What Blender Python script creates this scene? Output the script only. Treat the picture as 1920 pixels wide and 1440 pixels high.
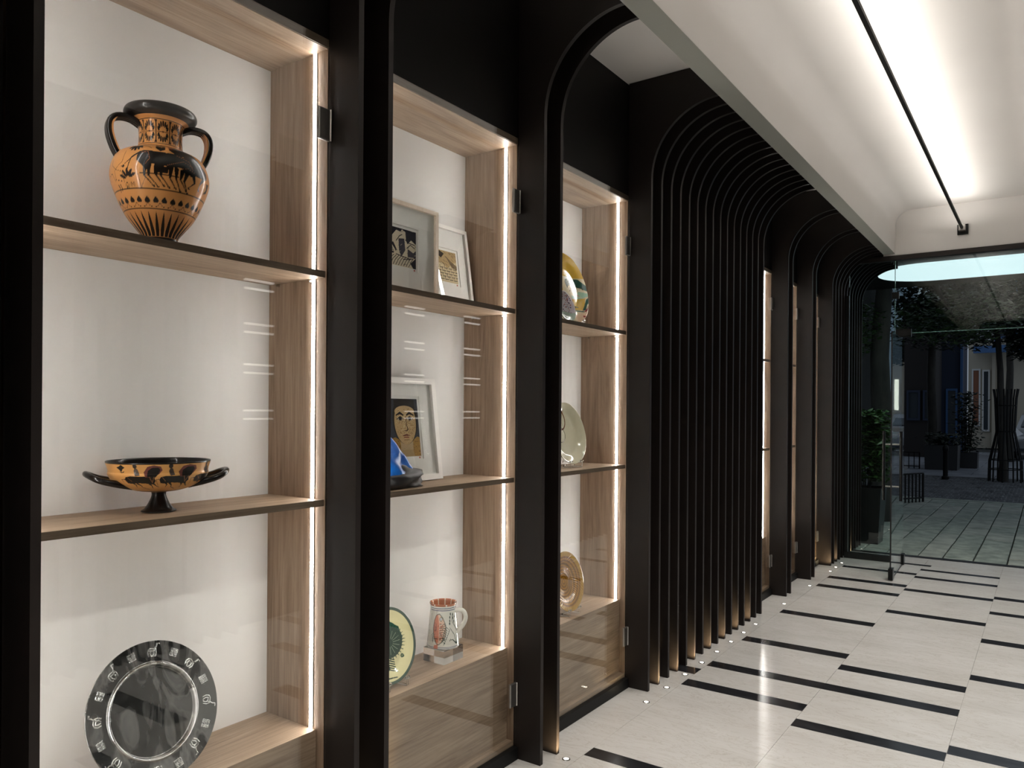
import bpy, math, random
import numpy as np
from mathutils import Matrix, Vector
from mathutils.geometry import tessellate_polygon
random.seed(7); np.random.seed(7)
for o in list(bpy.data.objects): bpy.data.objects.remove(o)
SC = bpy.context.scene
COL = SC.collection
PI = math.pi

# ------------------------------------------------------------------ camera
cam_d = bpy.data.cameras.new('camera'); cam = bpy.data.objects.new('camera', cam_d); COL.objects.link(cam)
cam_d.sensor_width = 36.0; cam_d.lens = 1436.15*36/1920; cam_d.shift_y = 51.77/1920
cam_d.clip_start = 0.05; cam_d.clip_end = 300
cam.matrix_world = Matrix.Translation((0, 0, 1.4)) @ Matrix.Rotation(0.6119, 4, 'Z') @ Matrix.Rotation(PI/2, 4, 'X') @ Matrix.Rotation(0.006833, 4, 'Z')
SC.camera = cam
# ------------------------------------------------------------------ sky, exposure
w = bpy.data.worlds.new('overcast_sky'); SC.world = w; w.use_nodes = True
bgn = w.node_tree.nodes['Background']; bgn.inputs[0].default_value = (0.72, 0.84, 1.0, 1); bgn.inputs[1].default_value = 0.28
SC.view_settings.view_transform = 'Standard'; SC.view_settings.look = 'None'
SC.view_settings.exposure = 0.0; SC.view_settings.gamma = 1.0; SC.view_settings.use_curve_mapping = False
LED_POWER = 54.0; TRACK_POWER = 54.0; FILL_POWER = 68.0; SPOT_POWER = 9.0; LIGHTBOX = 1.1

# ------------------------------------------------------------------ helpers
def lin(c):
    if isinstance(c, str): c = tuple(int(c[i:i+2], 16)/255 for i in (0, 2, 4))
    return tuple((x/12.92 if x <= .04045 else ((x+.055)/1.055)**2.4) for x in c)
def tag(o, label=None, cat=None, group=None, kind=None):
    if label: o['label'] = label
    if cat: o['category'] = cat
    if group: o['group'] = group
    if kind: o['kind'] = kind
    return o
def empty(name, loc=(0, 0, 0), rz=0):
    o = bpy.data.objects.new(name, None); COL.objects.link(o); o.location = loc; o.rotation_euler = (0, 0, rz); o.empty_display_size = .05
    return o
class M:
    """collects geometry in world (or local) coordinates and links it as ONE mesh object"""
    def __init__(s): s.v = []; s.f = []
    def add(s, vs, fs):
        b = len(s.v); s.v += [tuple(p) for p in vs]; s.f += [tuple(i+b for i in f) for f in fs]; return s
    def box(s, x0, x1, y0, y1, z0, z1):
        v = [(x, y, z) for z in (z0, z1) for x, y in ((x0, y0), (x1, y0), (x1, y1), (x0, y1))]
        return s.add(v, [(3, 2, 1, 0), (4, 5, 6, 7), (0, 1, 5, 4), (1, 2, 6, 5), (2, 3, 7, 6), (3, 0, 4, 7)])
    def cbox(s, x0, x1, y0, y1, z0, z1, c=.004):
        """box with chamfered upper edges"""
        a = [(x0, y0, z0), (x1, y0, z0), (x1, y1, z0), (x0, y1, z0)]
        b = [(x0, y0, z1-c), (x1, y0, z1-c), (x1, y1, z1-c), (x0, y1, z1-c)]
        d = [(x0+c, y0+c, z1), (x1-c, y0+c, z1), (x1-c, y1-c, z1), (x0+c, y1-c, z1)]
        f = [(3, 2, 1, 0), (8, 9, 10, 11)]
        for i in range(4):
            j = (i+1) % 4; f += [(i, j, 4+j, 4+i), (4+i, 4+j, 8+j, 8+i)]
        return s.add(a+b+d, f)
    def prism(s, poly, axis, a, b):
        """extrude a 2-D polygon along axis from a to b; poly is (other axes in xyz order)"""
        def p3(p, t):
            q = list(p); q.insert('xyz'.index(axis), t); return tuple(q)
        n = len(poly); v = [p3(p, a) for p in poly]+[p3(p, b) for p in poly]
        tri = tessellate_polygon([[Vector((p[0], p[1], 0)) for p in poly]])
        f = [tuple(t) for t in tri]+[tuple(i+n for i in reversed(t)) for t in tri]+[(i, (i+1) % n, n+(i+1) % n, n+i) for i in range(n)]
        return s.add(v, f)
    def lathe(s, prof, c=(0, 0, 0), n=32, a0=0):
        v = []; m = len(prof)
        for i in range(n):
            t = a0+2*PI*i/n
            v += [(c[0]+r*math.cos(t), c[1]+r*math.sin(t), c[2]+z) for r, z in prof]
        f = [(i*m+j, ((i+1) % n)*m+j, ((i+1) % n)*m+j+1, i*m+j+1) for i in range(n) for j in range(m-1)]
        return s.add(v, f)
    def tube(s, path, r, n=8, caps=True, closed=False, squash=1.0):
        P = [Vector(p) for p in path]; k = len(P); R = r if hasattr(r, '__len__') else [r]*k
        v = []; prev = None
        for i in range(k):
            if closed: d = P[(i+1) % k]-P[i-1]
            else: d = P[min(i+1, k-1)]-P[max(i-1, 0)]
            d.normalize()
            if prev is None:
                u = d.cross(Vector((0, 0, 1)))
                if u.length < 1e-3: u = d.cross(Vector((1, 0, 0)))
            else: u = prev-d*prev.dot(d)
            u.normalize(); prev = u; q = d.cross(u)
            v += [tuple(P[i]+u*R[i]*math.cos(2*PI*j/n)+q*R[i]*squash*math.sin(2*PI*j/n)) for j in range(n)]
        f = []
        for i in range(k if closed else k-1):
            a = i*n; b = ((i+1) % k)*n
            f += [(a+j, a+(j+1) % n, b+(j+1) % n, b+j) for j in range(n)]
        if caps and not closed: f += [tuple(range(n-1, -1, -1)), tuple((k-1)*n+j for j in range(n))]
        return s.add(v, f)
    def disc(s, c, r, n=20, up=True):
        v = [(c[0]+r*math.cos(2*PI*i/n), c[1]+r*math.sin(2*PI*i/n), c[2]) for i in range(n)]
        return s.add(v, [tuple(range(n)) if up else tuple(range(n-1, -1, -1))])
    def mesh(s, name, mt, smooth=False, off=(0, 0, 0)):
        me = bpy.data.meshes.new(name)
        me.from_pydata([(x-off[0], y-off[1], z-off[2]) for x, y, z in s.v], [], s.f); me.validate()
        if smooth:
            me.shade_smooth()
            me.set_sharp_from_angle(angle=math.radians(smooth if smooth > 1 else 40))
        if mt: me.materials.append(mt)
        me.update(); return me
    def obj(s, name, mt, parent=None, smooth=False, origin=None, local=False):
        """world coords (unless local); origin default = parent's location"""
        if parent is not None:
            off = (0, 0, 0) if local else tuple(wl(parent))
            o = bpy.data.objects.new(name, s.mesh(name, mt, smooth, off)); o.parent = parent
        else:
            off = origin or (0, 0, 0)
            o = bpy.data.objects.new(name, s.mesh(name, mt, smooth, off)); o.location = off
        COL.objects.link(o); return o
def wl(o):
    v = Vector((0, 0, 0))
    while o: v += Vector(o.location); o = o.parent
    return v
def inst(mesh, name, loc, parent=None):
    o = bpy.data.objects.new(name, mesh); o.parent = parent; o.location = loc; COL.objects.link(o); return o

# ------------------------------------------------------------------ materials
class Mat:
    def __init__(s, name):
        s.m = bpy.data.materials.new(name); s.m.use_nodes = True; s.t = s.m.node_tree; s.n = s.t.nodes; s.b = s.n['Principled BSDF']
    def node(s, k, **kw):
        q = s.n.new(k)
        for a, v in kw.items(): setattr(q, a, v)
        return q
    def link(s, a, b): s.t.links.new(a, b)
    def set(s, **kw):
        names = dict(base='Base Color', rough='Roughness', metal='Metallic', spec='Specular IOR Level', coat='Coat Weight', coatr='Coat Roughness', trans='Transmission Weight', ior='IOR', em='Emission Color', es='Emission Strength', sss='Subsurface Weight')
        for k, v in kw.items():
            if k in ('base', 'em') and len(v) == 3: v = (*v, 1)
            s.b.inputs[names[k]].default_value = v
        return s
    def noise(s, scale, detail=4, rough=.55, mapping=None, coord='pos', dist=0):
        if coord == 'pos': c = s.node('ShaderNodeNewGeometry').outputs['Position']
        else: c = s.node('ShaderNodeTexCoord').outputs[coord]
        if mapping is not None:
            mp = s.node('ShaderNodeMapping'); mp.inputs['Scale'].default_value = mapping; s.link(c, mp.inputs['Vector']); c = mp.outputs['Vector']
        q = s.node('ShaderNodeTexNoise'); q.inputs['Scale'].default_value = scale; q.inputs['Detail'].default_value = detail; q.inputs['Roughness'].default_value = rough; q.inputs['Distortion'].default_value = dist
        s.link(c, q.inputs['Vector']); return q
    def ramp(s, fac, stops):
        q = s.node('ShaderNodeValToRGB'); e = q.color_ramp.elements
        while len(e) < len(stops): e.new(.5)
        for el, (p, c) in zip(e, stops): el.position = p; el.color = (*c, 1) if len(c) == 3 else c
        s.link(fac, q.inputs['Fac']); return q
    def bump(s, h, strength=.2, dist=.002):
        q = s.node('ShaderNodeBump'); q.inputs['Strength'].default_value = strength; q.inputs['Distance'].default_value = dist
        s.link(h, q.inputs['Height']); s.link(q.outputs[0], s.b.inputs['Normal']); return q
def plain(name, base, rough=.5, **kw):
    a = Mat(name).set(base=base, rough=rough, **kw); return a.m
def mottled(name, c0, c1, scale, rough=.6, detail=5, mapping=None, bump=0, coord='pos', **kw):
    a = Mat(name).set(rough=rough, **kw); q = a.noise(scale, detail, mapping=mapping, coord=coord)
    r = a.ramp(q.outputs['Fac'], [(.3, c0), (.7, c1)]); a.link(r.outputs[0], a.b.inputs['Base Color'])
    if bump: a.bump(q.outputs['Fac'], bump)
    return a.m
def wood(name, axis, dark, light, rough=.5):
    a = Mat(name).set(rough=rough, spec=.35)
    big = [9, 9, 9]; big['xyz'.index(axis)] = .9
    fine = [130, 130, 130]; fine['xyz'.index(axis)] = 4
    q1 = a.noise(2.2, 4, .6, mapping=big, dist=1.2); q2 = a.noise(1.0, 3, .6, mapping=fine)
    mx = a.node('ShaderNodeMix'); mx.data_type = 'FLOAT'; mx.inputs[0].default_value = .45
    a.link(q1.outputs['Fac'], mx.inputs[2]); a.link(q2.outputs['Fac'], mx.inputs[3])
    r = a.ramp(mx.outputs[0], [(.32, dark), (.5, tuple((d+l)/2*1.02 for d, l in zip(dark, light))), (.66, light)])
    a.link(r.outputs[0], a.b.inputs['Base Color']); a.bump(q2.outputs['Fac'], .25, .0006)
    return a.m
def glass(name, tint=(.97, .985, .98), f0=.04):
    """clear pane: mirror reflection by viewing angle (Schlick) over straight transmission"""
    a = Mat(name); a.n.remove(a.b); out = a.n['Material Output']
    g = a.node('ShaderNodeNewGeometry'); d = a.node('ShaderNodeVectorMath', operation='DOT_PRODUCT')
    a.link(g.outputs['Normal'], d.inputs[0]); a.link(g.outputs['Incoming'], d.inputs[1])
    def mth(op, x, y):
        q = a.node('ShaderNodeMath', operation=op)
        for i, t in enumerate((x, y)):
            if t is None: continue
            if isinstance(t, (int, float)): q.inputs[i].default_value = t
            else: a.link(t, q.inputs[i])
        return q.outputs[0]
    ab = mth('ABSOLUTE', d.outputs['Value'], None)
    om = mth('SUBTRACT', 1.0, ab); p5 = mth('POWER', om, 5.0); fr = mth('MULTIPLY_ADD', p5, 1-f0)
    fr.node.inputs[2].default_value = f0
    tr = a.node('ShaderNodeBsdfTransparent'); tr.inputs[0].default_value = (*tint, 1)
    gl = a.node('ShaderNodeBsdfGlossy'); gl.inputs['Roughness'].default_value = 0; gl.inputs[0].default_value = (1, 1, 1, 1)
    mx = a.node('ShaderNodeMixShader'); a.link(fr, mx.inputs[0]); a.link(tr.outputs[0], mx.inputs[1]); a.link(gl.outputs[0], mx.inputs[2])
    a.link(mx.outputs[0], out.inputs['Surface']); return a.m
def emit(name, col, strength):
    a = Mat(name).set(base=(0, 0, 0), em=col, es=strength, rough=.6); return a.m
def painted(name, rough=.3, coat=0, metal=0, spec=.5, speck=None):
    a = Mat(name).set(rough=rough, coat=coat, metal=metal, spec=spec, coatr=.05)
    q = a.node('ShaderNodeVertexColor'); q.layer_name = 'paint'; c = q.outputs['Color']
    if speck:
        nz = a.noise(speck[0], 3, coord='Object'); r = a.ramp(nz.outputs['Fac'], [(.35, (1-speck[1],)*3), (.6, (1, 1, 1))])
        mx = a.node('ShaderNodeMix'); mx.data_type = 'RGBA'; mx.blend_type = 'MULTIPLY'; mx.inputs[0].default_value = 1
        a.link(c, mx.inputs[6]); a.link(r.outputs[0], mx.inputs[7]); c = mx.outputs[2]
    a.link(c, a.b.inputs['Base Color']); return a.m

MT = {}
MT['bronze'] = mottled('bronze_lacquer', (.0120, .0082, .0069), (.0170, .0118, .0098), 6, rough=.5, spec=.35)
MT['black'] = plain('black_metal', (.005, .005, .005), .55, spec=.25)
MT['wallblack'] = plain('dark_brown_panel', (.006, .0048, .0043), .6, spec=.25)
MT['plaster'] = mottled('white_plaster', (.81, .783, .757), (.84, .815, .79), 1.2, rough=.85, spec=.2)
MT['greyplaster'] = plain('grey_green_plaster', (.40, .41, .37), .8, spec=.2)
OAKD, OAKL = (.185, .116, .074), (.41, .295, .205)
for ax in 'xyz': MT['oak_'+ax] = wood('oak_veneer_'+ax, ax, OAKD, OAKL)
MT['oak_edge'] = wood('oak_edge', 'y', (.085, .057, .038), (.17, .122, .084))
MT['back'] = plain('cabinet_back_white', (.72, .695, .668), .6, spec=.3)
MT['glass'] = glass('clear_glass')
MT['glass_green'] = glass('door_glass', (.90, .965, .95))
MT['chrome'] = plain('nickel', (.62, .60, .57), .18, metal=1)
MT['gunmetal'] = plain('gun_metal', (.38, .365, .345), .42, metal=1)
MT['led'] = None
a = Mat('led_strip'); a.set(base=(.8, .8, .8))
q = a.node('ShaderNodeNewGeometry'); sp = a.node('ShaderNodeSeparateXYZ'); a.link(q.outputs['Position'], sp.inputs[0])
m1 = a.node('ShaderNodeMath', operation='MULTIPLY'); m1.inputs[1].default_value = 2*PI/.0125; a.link(sp.outputs['Z'], m1.inputs[0])
m2 = a.node('ShaderNodeMath', operation='SINE'); a.link(m1.outputs[0], m2.inputs[0])
m3 = a.node('ShaderNodeMath', operation='MULTIPLY_ADD'); m3.inputs[1].default_value = .55*LED_POWER; m3.inputs[2].default_value = LED_POWER; a.link(m2.outputs[0], m3.inputs[0])
a.b.inputs['Emission Color'].default_value = (1, .955, .915, 1); a.link(m3.outputs[0], a.b.inputs['Emission Strength']); MT['led'] = a.m
# marble
a = Mat('cream_marble').set(rough=.17, spec=.5)
q1 = a.noise(1.6, 6, .62, mapping=(.8, 2.6, 1), dist=.6); q2 = a.noise(3.2, 9, .72, mapping=(1.0, 3.2, 1), dist=1.6)
r1 = a.ramp(q1.outputs['Fac'], [(.3, (.58, .555, .515)), (.7, (.68, .66, .625))])
r2 = a.ramp(q2.outputs['Fac'], [(.485, (1, 1, 1)), (.50, (.62, .56, .48)), (.515, (1, 1, 1))])
mx = a.node('ShaderNodeMix'); mx.data_type = 'RGBA'; mx.blend_type = 'MULTIPLY'; mx.inputs[0].default_value = .55
a.link(r1.outputs[0], mx.inputs[6]); a.link(r2.outputs[0], mx.inputs[7]); a.link(mx.outputs[2], a.b.inputs['Base Color']); MT['marble'] = a.m
a = Mat('black_marble').set(rough=.16, spec=.45)
q1 = a.noise(22, 8, .75, mapping=(.5, 1.6, 1)); r1 = a.ramp(q1.outputs['Fac'], [(.35, (.008, .008, .009)), (.62, (.03, .03, .033)), (.8, (.09, .09, .092))])
a.link(r1.outputs[0], a.b.inputs['Base Color']); MT['blackmarble'] = a.m
MT['grout'] = plain('grout', (.30, .285, .255), .9)

# ================================================================== STRUCTURE
FX, BX, WX = -1.64, -1.765, -1.775      # fin fronts, fin backs, dark wall plane
GY = 8.0                                # glass front
# ---- floor: marble tiles with inset black strips
floor = tag(empty('floor', (0, 0, 0)), kind='structure')
M().box(-2.2, 1.2, -2.6, 8.42, -.06, -.004).obj('floor_bed', MT['grout'], floor)
def tile(x0, x1, y0, y1, dark):
    g = .0008
    m = M().box(x0+g, x1-g, y0+g, y1-g, -.0039, 0.0)
    m.obj('marble_strip' if dark else 'marble_tile', MT['blackmarble' if dark else 'marble'], floor)
cols = [(-1.772, -1.55, [(1.2, 1.3), (3.926, 4.03)], .3), (-1.55, -.945, [(.55, .65), (1.62, 1.72), (2.735, 2.82), (3.74, 3.84), (4.10, 4.20), (4.685, 4.79), (5.495, 5.60), (6.52, 6.625), (6.905, 7.01), (7.483, 7.57)], .2),
        (-.945, -.34, [(.3, .4), (1.5, 1.6), (2.45, 2.55), (3.537, 3.635), (4.10, 4.20), (4.47, 4.57), (5.953, 6.05), (6.78, 6.875), (7.36, 7.45), (7.74, 7.82)], .0),
        (-.34, .265, [(.7, .8), (1.9, 2.0), (2.9, 3.0), (3.624, 3.724), (4.706, 4.803), (5.514, 5.62), (6.338, 6.43), (6.87, 6.97)], .5), (.265, .72, [(1.1, 1.2), (2.3, 2.4), (3.3, 3.4), (4.3, 4.4), (5.2, 5.3), (6.1, 6.2)], .1)]
for x0, x1, st, ph in cols:
    y = -2.5; ys = []
    for a0, b0 in st+[(8.4, 8.4)]:
        n = max(1, round((a0-y)/.95))
        for i in range(n): tile(x0, x1, y+(a0-y)*i/n, y+(a0-y)*(i+1)/n, False)
        if b0 > a0: tile(x0, x1, a0, b0, True)
        y = b0
# ---- walls
W = M()
W.box(-2.10, WX, -2.5, GY+.0, 2.506, 3.40)                           # above the cases
for y0, y1 in ((-2.5, -1.30), (3.56, 5.376), (7.48, 8.83)): W.box(-2.10, WX, y0, y1, 0, 2.506)
for y0, y1 in ((.575, .688), (1.574, 1.674), (2.566, 2.668), (6.02, 6.118), (6.75, 6.848)): W.box(-1.80, WX, y0, y1, 0, 2.506)
W.box(-2.16, -2.10, -2.5, 8.83, 0, 3.4)
tag(W.obj('wall_left', MT['wallblack']), kind='structure')
wr = M(); wr.box(.76, .86, -2.5, GY, 0, 3.4); wall_r = tag(wr.obj('wall_right', MT['wallblack'], origin=(.76, 0, 0)), kind='structure')
tag(M().box(-2.2, .86, -2.6, -2.5, 0, 3.4).obj('wall_back', MT['wallblack'], origin=(0, -2.6, 0)), kind='structure')
tag(M().box(-1.30, .86, GY-.02, GY+.16, 2.895, 3.42).obj('wall_front', MT['plaster'], origin=(-.6, GY, 2.895)), kind='structure')
# ---- ceiling: coffer with coved edges between two beams
def arc(cx, cz, r, a0, a1, n=14): return [(cx+r*math.cos(a0+(a1-a0)*i/n), cz+r*math.sin(a0+(a1-a0)*i/n)) for i in range(n+1)]
CH = 3.31
inner = [(-1.20, 2.914)]+arc(-1.06, CH-.14, .14, PI, PI/2)+arc(-.20, CH-.14, .14, PI/2, 0)+[(-.06, 2.914)]
prof = inner+[(.28, 2.914), (.28, 3.077), (.86, 3.077), (.86, 3.45), (-2.16, 3.45), (-2.16, 3.40), (-1.30, 3.40), (-1.30, 2.914)]
cm = M().prism(prof, 'y', -2.5, GY-.021)
co = tag(cm.obj('ceiling', MT['plaster'], smooth=30), kind='structure')
tag(M().box(-1.774, -1.301, -2.5, GY-.03, 3.079, 3.12).obj('trim_1', MT['plaster'], origin=(-1.5, 0, 3.079)), kind='structure')
tag(M().box(-1.299, -1.201, -2.49, GY-.03, 2.9125, 2.9138).obj('trim_2', MT['greyplaster'], origin=(-1.25, 0, 2.9125)), kind='structure')

# ================================================================== ARCHED FINS
FT = .02
R = .34
fin_poly = [(BX, 0.0), (FX, 0.0)]+arc(FX+R, 2.574, R, PI, PI/2, 22)+[(FX+R, 3.077), (BX, 3.077)]
fin_mesh = M().prism(fin_poly, 'y', 0, FT).mesh('arched_fin', MT['bronze'], 35)
def fin(y, label, group):
    o = inst(fin_mesh, 'arched_fin', (0, y, 0)); tag(o, label, 'fin', group)
FIN_Y = []
for k, (y, lb) in enumerate([(.569, 'tall dark bronze arched fin one step before the amphora case'), (.690, 'tall dark bronze arched fin edging the glass case with the amphora'),
        (1.554, 'dark bronze arched fin hinged to the glass door of the amphora case'), (1.676, 'dark bronze arched fin edging the case of framed prints, beside the amphora case'),
        (2.546, 'dark bronze arched fin hinged to the glass door of the framed print case'), (2.670, 'dark bronze arched fin edging the case with the yellow and beige plates')]):
    fin(y, lb, 'paired arched fins between the lit glass cases'); FIN_Y.append(y)
for k in range(16):
    y = 3.538+.1225*k; FIN_Y.append(y)
    lb = 'dark bronze arched fin in the close-set run of sixteen on the left wall'
    if k == 0: lb = 'dark bronze arched fin starting the long run, hinged to the plate case'
    if k == 15: lb = 'dark bronze arched fin ending the long run, edging the first narrow case'
    fin(y, lb, 'close-set arched fins on the left wall')
for y, lb in ((6.0, 'dark bronze arched fin hinged to the first narrow case past the long fin run'), (6.122, 'dark bronze arched fin edging the middle narrow case'),
              (6.73, 'dark bronze arched fin hinged to the middle narrow case'), (6.852, 'dark bronze arched fin edging the narrow case nearest the entrance')):
    fin(y, lb, 'paired arched fins between the narrow cases'); FIN_Y.append(y)
for k in range(12):
    y = 7.46+.1225*k
    if y < GY-.03: lb = 'dark bronze arched fin in the short run just inside the glass entrance'
    else: lb = 'dark bronze arched fin outside, beyond the glass entrance front'
    if k == 0: lb = 'dark bronze arched fin hinged to the narrow case nearest the entrance'
    if abs(y-GY) < .03: continue
    fin(y, lb, 'arched fins at the entrance')
# fins of the opposite wall (seen mirrored in the case glass)
rp = [(.76, 0), (.62, 0)]+[(.62-(x-FX), z) for x, z in arc(FX+R, 2.574, R, PI, PI/2, 10)]+[(.281, 3.076), (.76, 3.076)]
rp = [(x, z) for x, z in rp]
rfm = M().prism([(x-.76, z) for x, z in rp], 'y', 0, FT).mesh('fin', MT['bronze'], 35)
y = -1.0
while y < 7.9:
    if not any(a0 < y+.01 < b0 for a0, b0 in ((2.98, 3.52), (4.50, 4.98), (5.25, 5.75))): inst(rfm, 'fin', (0, y, 0), wall_r)
    y += .1225

# lit shelf edges of the opposite wall (they glint in the case glass)
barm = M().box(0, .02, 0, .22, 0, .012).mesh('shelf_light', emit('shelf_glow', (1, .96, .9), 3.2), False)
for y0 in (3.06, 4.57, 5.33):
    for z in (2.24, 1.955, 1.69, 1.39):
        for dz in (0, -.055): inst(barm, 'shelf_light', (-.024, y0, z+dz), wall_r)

# ================================================================== DISPLAY CASES
Z1, Z2, Z0, ZT = 1.815, 1.133, .44, 2.477
XB, XS, XP = -2.035, -1.772, -1.80
GXA, GXB = -1.7625, -1.7565
def case(y0, y1, label):
    """y0..y1 is the clear opening between two fins"""
    r = tag(empty('display_case', (-1.9, (y0+y1)/2, 0)), label, 'display case', 'lit glass display cases built into the fin wall')
    i0, i1 = y0+.0035, y1-.0035
    M().box(XB-.012, XB, i0, i1, .05, ZT).obj('back_panel', MT['back'], r)
    M().box(XB-.012, BX-.003, i0-.0025, i0-.0003, .05, 2.504).obj('side_panel', MT['oak_z'], r)
    M().box(XB-.012, BX-.003, i1+.0003, i1+.0025, .05, 2.504).obj('side_panel', MT['oak_z'], r)
    M().box(XB-.012, BX-.003, i0+.0005, i1-.0005, ZT+.0005, 2.504).obj('top_panel', MT['oak_y'], r)
    M().box(BX-.0025, BX+.001, i0-.001, i1+.001, ZT+.002, 2.504).obj('top_edge', MT['oak_edge'], r)
    M().box(XB, XP, i0+.0005, i1-.0005, .07, Z0).obj('base_box', MT['oak_y'], r)
    M().box(XB, BX-.004, i0+.0005, i1-.0005, .05, .0695).obj('bottom_panel', MT['oak_y'], r)
    M().box(XB, -1.745, i0, i1, .0005, .0495).obj('plinth', MT['black'], r)
    for z in (Z1, Z2):
        s = M().box(XB+.001, XS-.0022, i0+.0008, i1-.0008, z-.019, z).obj('shelf', MT['oak_y'], r)
        M().box(XS-.002, XS, i0+.0008, i1-.0008, z-.019, z).obj('edge_band', MT['oak_edge'], s)
        for yy in (i0+.006, i1-.006):
            for xx in (XS-.06, XB+.05):
                M().tube([(xx, yy-.005, z-.0245), (xx, yy+.005, z-.0245)], .0045, 8).obj('shelf_pin', MT['chrome'], r)
    for yy, d in ((i0, 1), (i1, -1)):
        for za, zb in ((Z0+.002, Z2-.021), (Z2+.002, Z1-.021), (Z1+.002, ZT-.002)):
            a0, b0 = sorted((yy, yy+d*.003)); c0, d0 = sorted((yy+d*.0032, yy+d*.0052))
            p = M().box(-1.827, -1.813, a0, b0, za, zb).obj('led_profile', MT['chrome'], r)
            M().box(-1.8255, -1.8145, c0, d0, za, zb).obj('led_strip', MT['led'], r)
    g = M().box(GXA, GXB, y0+.003, y1-.004, .056, 2.499).obj('glass_door', MT['glass'], r)
    for z in (.265, 2.243):
        h = M().cbox(0, .043, 0, .094, 0, .009, .003)
        h.v = [(GXB+.0003+zz, y1-.052+xx, z-.047+yy) for xx, yy, zz in h.v]
        ho = h.obj('hinge', MT['gunmetal'], g)
        b = M()
        for k, (za, zb) in enumerate(((-.047, -.024), (-.0235, .0235), (.024, .047))): b.tube([(GXB+.0065, y1-.0065, z+za), (GXB+.0065, y1-.0065, z+zb)], .006, 10)
        b.obj('hinge_barrel', MT['chrome'], ho, smooth=40)
    return r
CASES = [(.710, 1.554, 'tall lit oak display case holding the amphora, two-handled cup and silver plate'),
         (1.696, 2.546, 'tall lit oak display case holding framed prints, blue figure and fish jug'),
         (2.690, 3.538, 'tall lit oak display case holding three round plates, yellow, beige and amber'),
         (5.396, 6.0, 'narrow glimpse of a lit oak case next to the end of the long fin run'),
         (6.142, 6.73, 'narrow glimpse of a lit oak case between two others near the entrance'),
         (6.872, 7.46, 'thinnest glimpse of a lit oak case, nearest the glass entrance')]
for c in CASES: case(*c)
case(-.30, .569, 'lit oak display case before the amphora case, outside the view')

# ================================================================== LAMPS
tr = tag(empty('light_track', (-.65, 3, 3.07)), 'long thin black linear lamp slung under the white coffered ceiling', 'lamp')
M().box(-.6595, -.6405, -2.4, 7.90, 3.060, 3.0775).box(-.6595, -.6583, -2.4, 7.90, 3.0775, 3.0791).box(-.6417, -.6405, -2.4, 7.90, 3.0775, 3.0791).obj('track_bar', MT['black'], tr)
M().box(-.6578, -.6422, -2.3, 7.80, 3.0777, 3.0787).obj('light_strip', emit('track_glow', (1, .95, .88), TRACK_POWER), tr)
M().box(-.69, -.605, 7.955, 7.979, 3.022, 3.112).obj('wall_plate', MT['black'], tr)
M().box(-.676, -.624, 7.895, 7.955, 3.048, 3.10).obj('end_clamp', MT['gunmetal'], tr)
def lamp(kind, name, loc, power, col, parent, size=None, **kw):
    d = bpy.data.lights.new(name, kind); d.energy = power; d.color = col
    for k, v in kw.items(): setattr(d, k, v)
    o = bpy.data.objects.new(name, d); COL.objects.link(o); o.parent = parent; o.location = Vector(loc)-wl(parent); return o
ringm = M().lathe([(.036, 0), (.052, -.0), (.052, -.006), (.034, -.006), (.030, .03)], n=24).mesh('trim_ring', MT['plaster'], 40)
for k in range(9):  # fill lights added out of view to brighten the floor
    yy = -1.9+1.1*k
    dl = tag(empty('fill_light', (.11, yy, 2.914)), 'small round fill light added out of view under the other beam', 'lamp', 'fill lights added under the other beam')
    inst(ringm, 'trim_ring', (0, 0, -.0005), dl)
    lamp('SPOT', 'bulb', (.11, yy, 2.90), FILL_POWER, (1, .965, .92), dl, spot_size=math.radians(118), spot_blend=.5, shadow_soft_size=.03)
dl = tag(empty('fill_light', (-.85, 8.5, 3.08)), 'small round fill light added above the doorstep outside', 'lamp')  # outdoor fill light, added to brighten the sill and near paving
inst(ringm, 'trim_ring', (0, 0, -.0005), dl)
lamp('SPOT', 'bulb', (-.85, 8.5, 3.066), FILL_POWER*.75, (.95, 1, .98), dl, spot_size=math.radians(110), spot_blend=.6, shadow_soft_size=.03)
# floor spots
cup = M().lathe([(0, .0012), (.011, .0012)], n=16).mesh('lens', emit('floor_spot_glow', (1, .93, .8), 9), False)
rim = M().lathe([(.011, .0002), (.011, .002), (.016, .002), (.017, .0002)], n=20).mesh('rim', MT['chrome'], 40)
SY = [3.41+.2405*k for k in range(8)]+[5.762, 6.493, 7.203, 7.42, 7.666, 2.66, 1.66, .66, 8.12, 8.33]
for yy in SY:
    lb = 'tiny round light set in the floor at the foot of the long fin run'
    if yy > 5.3: lb = 'tiny round light set in the floor by the narrow cases'
    if yy > 7.1: lb = 'tiny round light set in the floor close to the entrance glass'
    if yy > 8: lb = 'tiny round light set in the floor outside the glass'
    if yy < 3: lb = 'tiny floor light at the foot of a fin pair by the big cases'
    f = tag(empty('floor_spot', (-1.588, yy, 0)), lb, 'lamp', 'small lights set in the floor along the fins')
    inst(rim, 'rim', (0, 0, 0), f); inst(cup, 'lens', (0, 0, 0), f)
    s = lamp('SPOT', 'bulb', (-1.588, yy, .004), SPOT_POWER*(.12 if yy in (3.41, 5.762, 6.493, 7.203) else 1), (1, .80, .48), f, spot_size=math.radians(86), spot_blend=.7, shadow_soft_size=.006)
    s.rotation_euler = (0, math.radians(130), 0)
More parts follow.
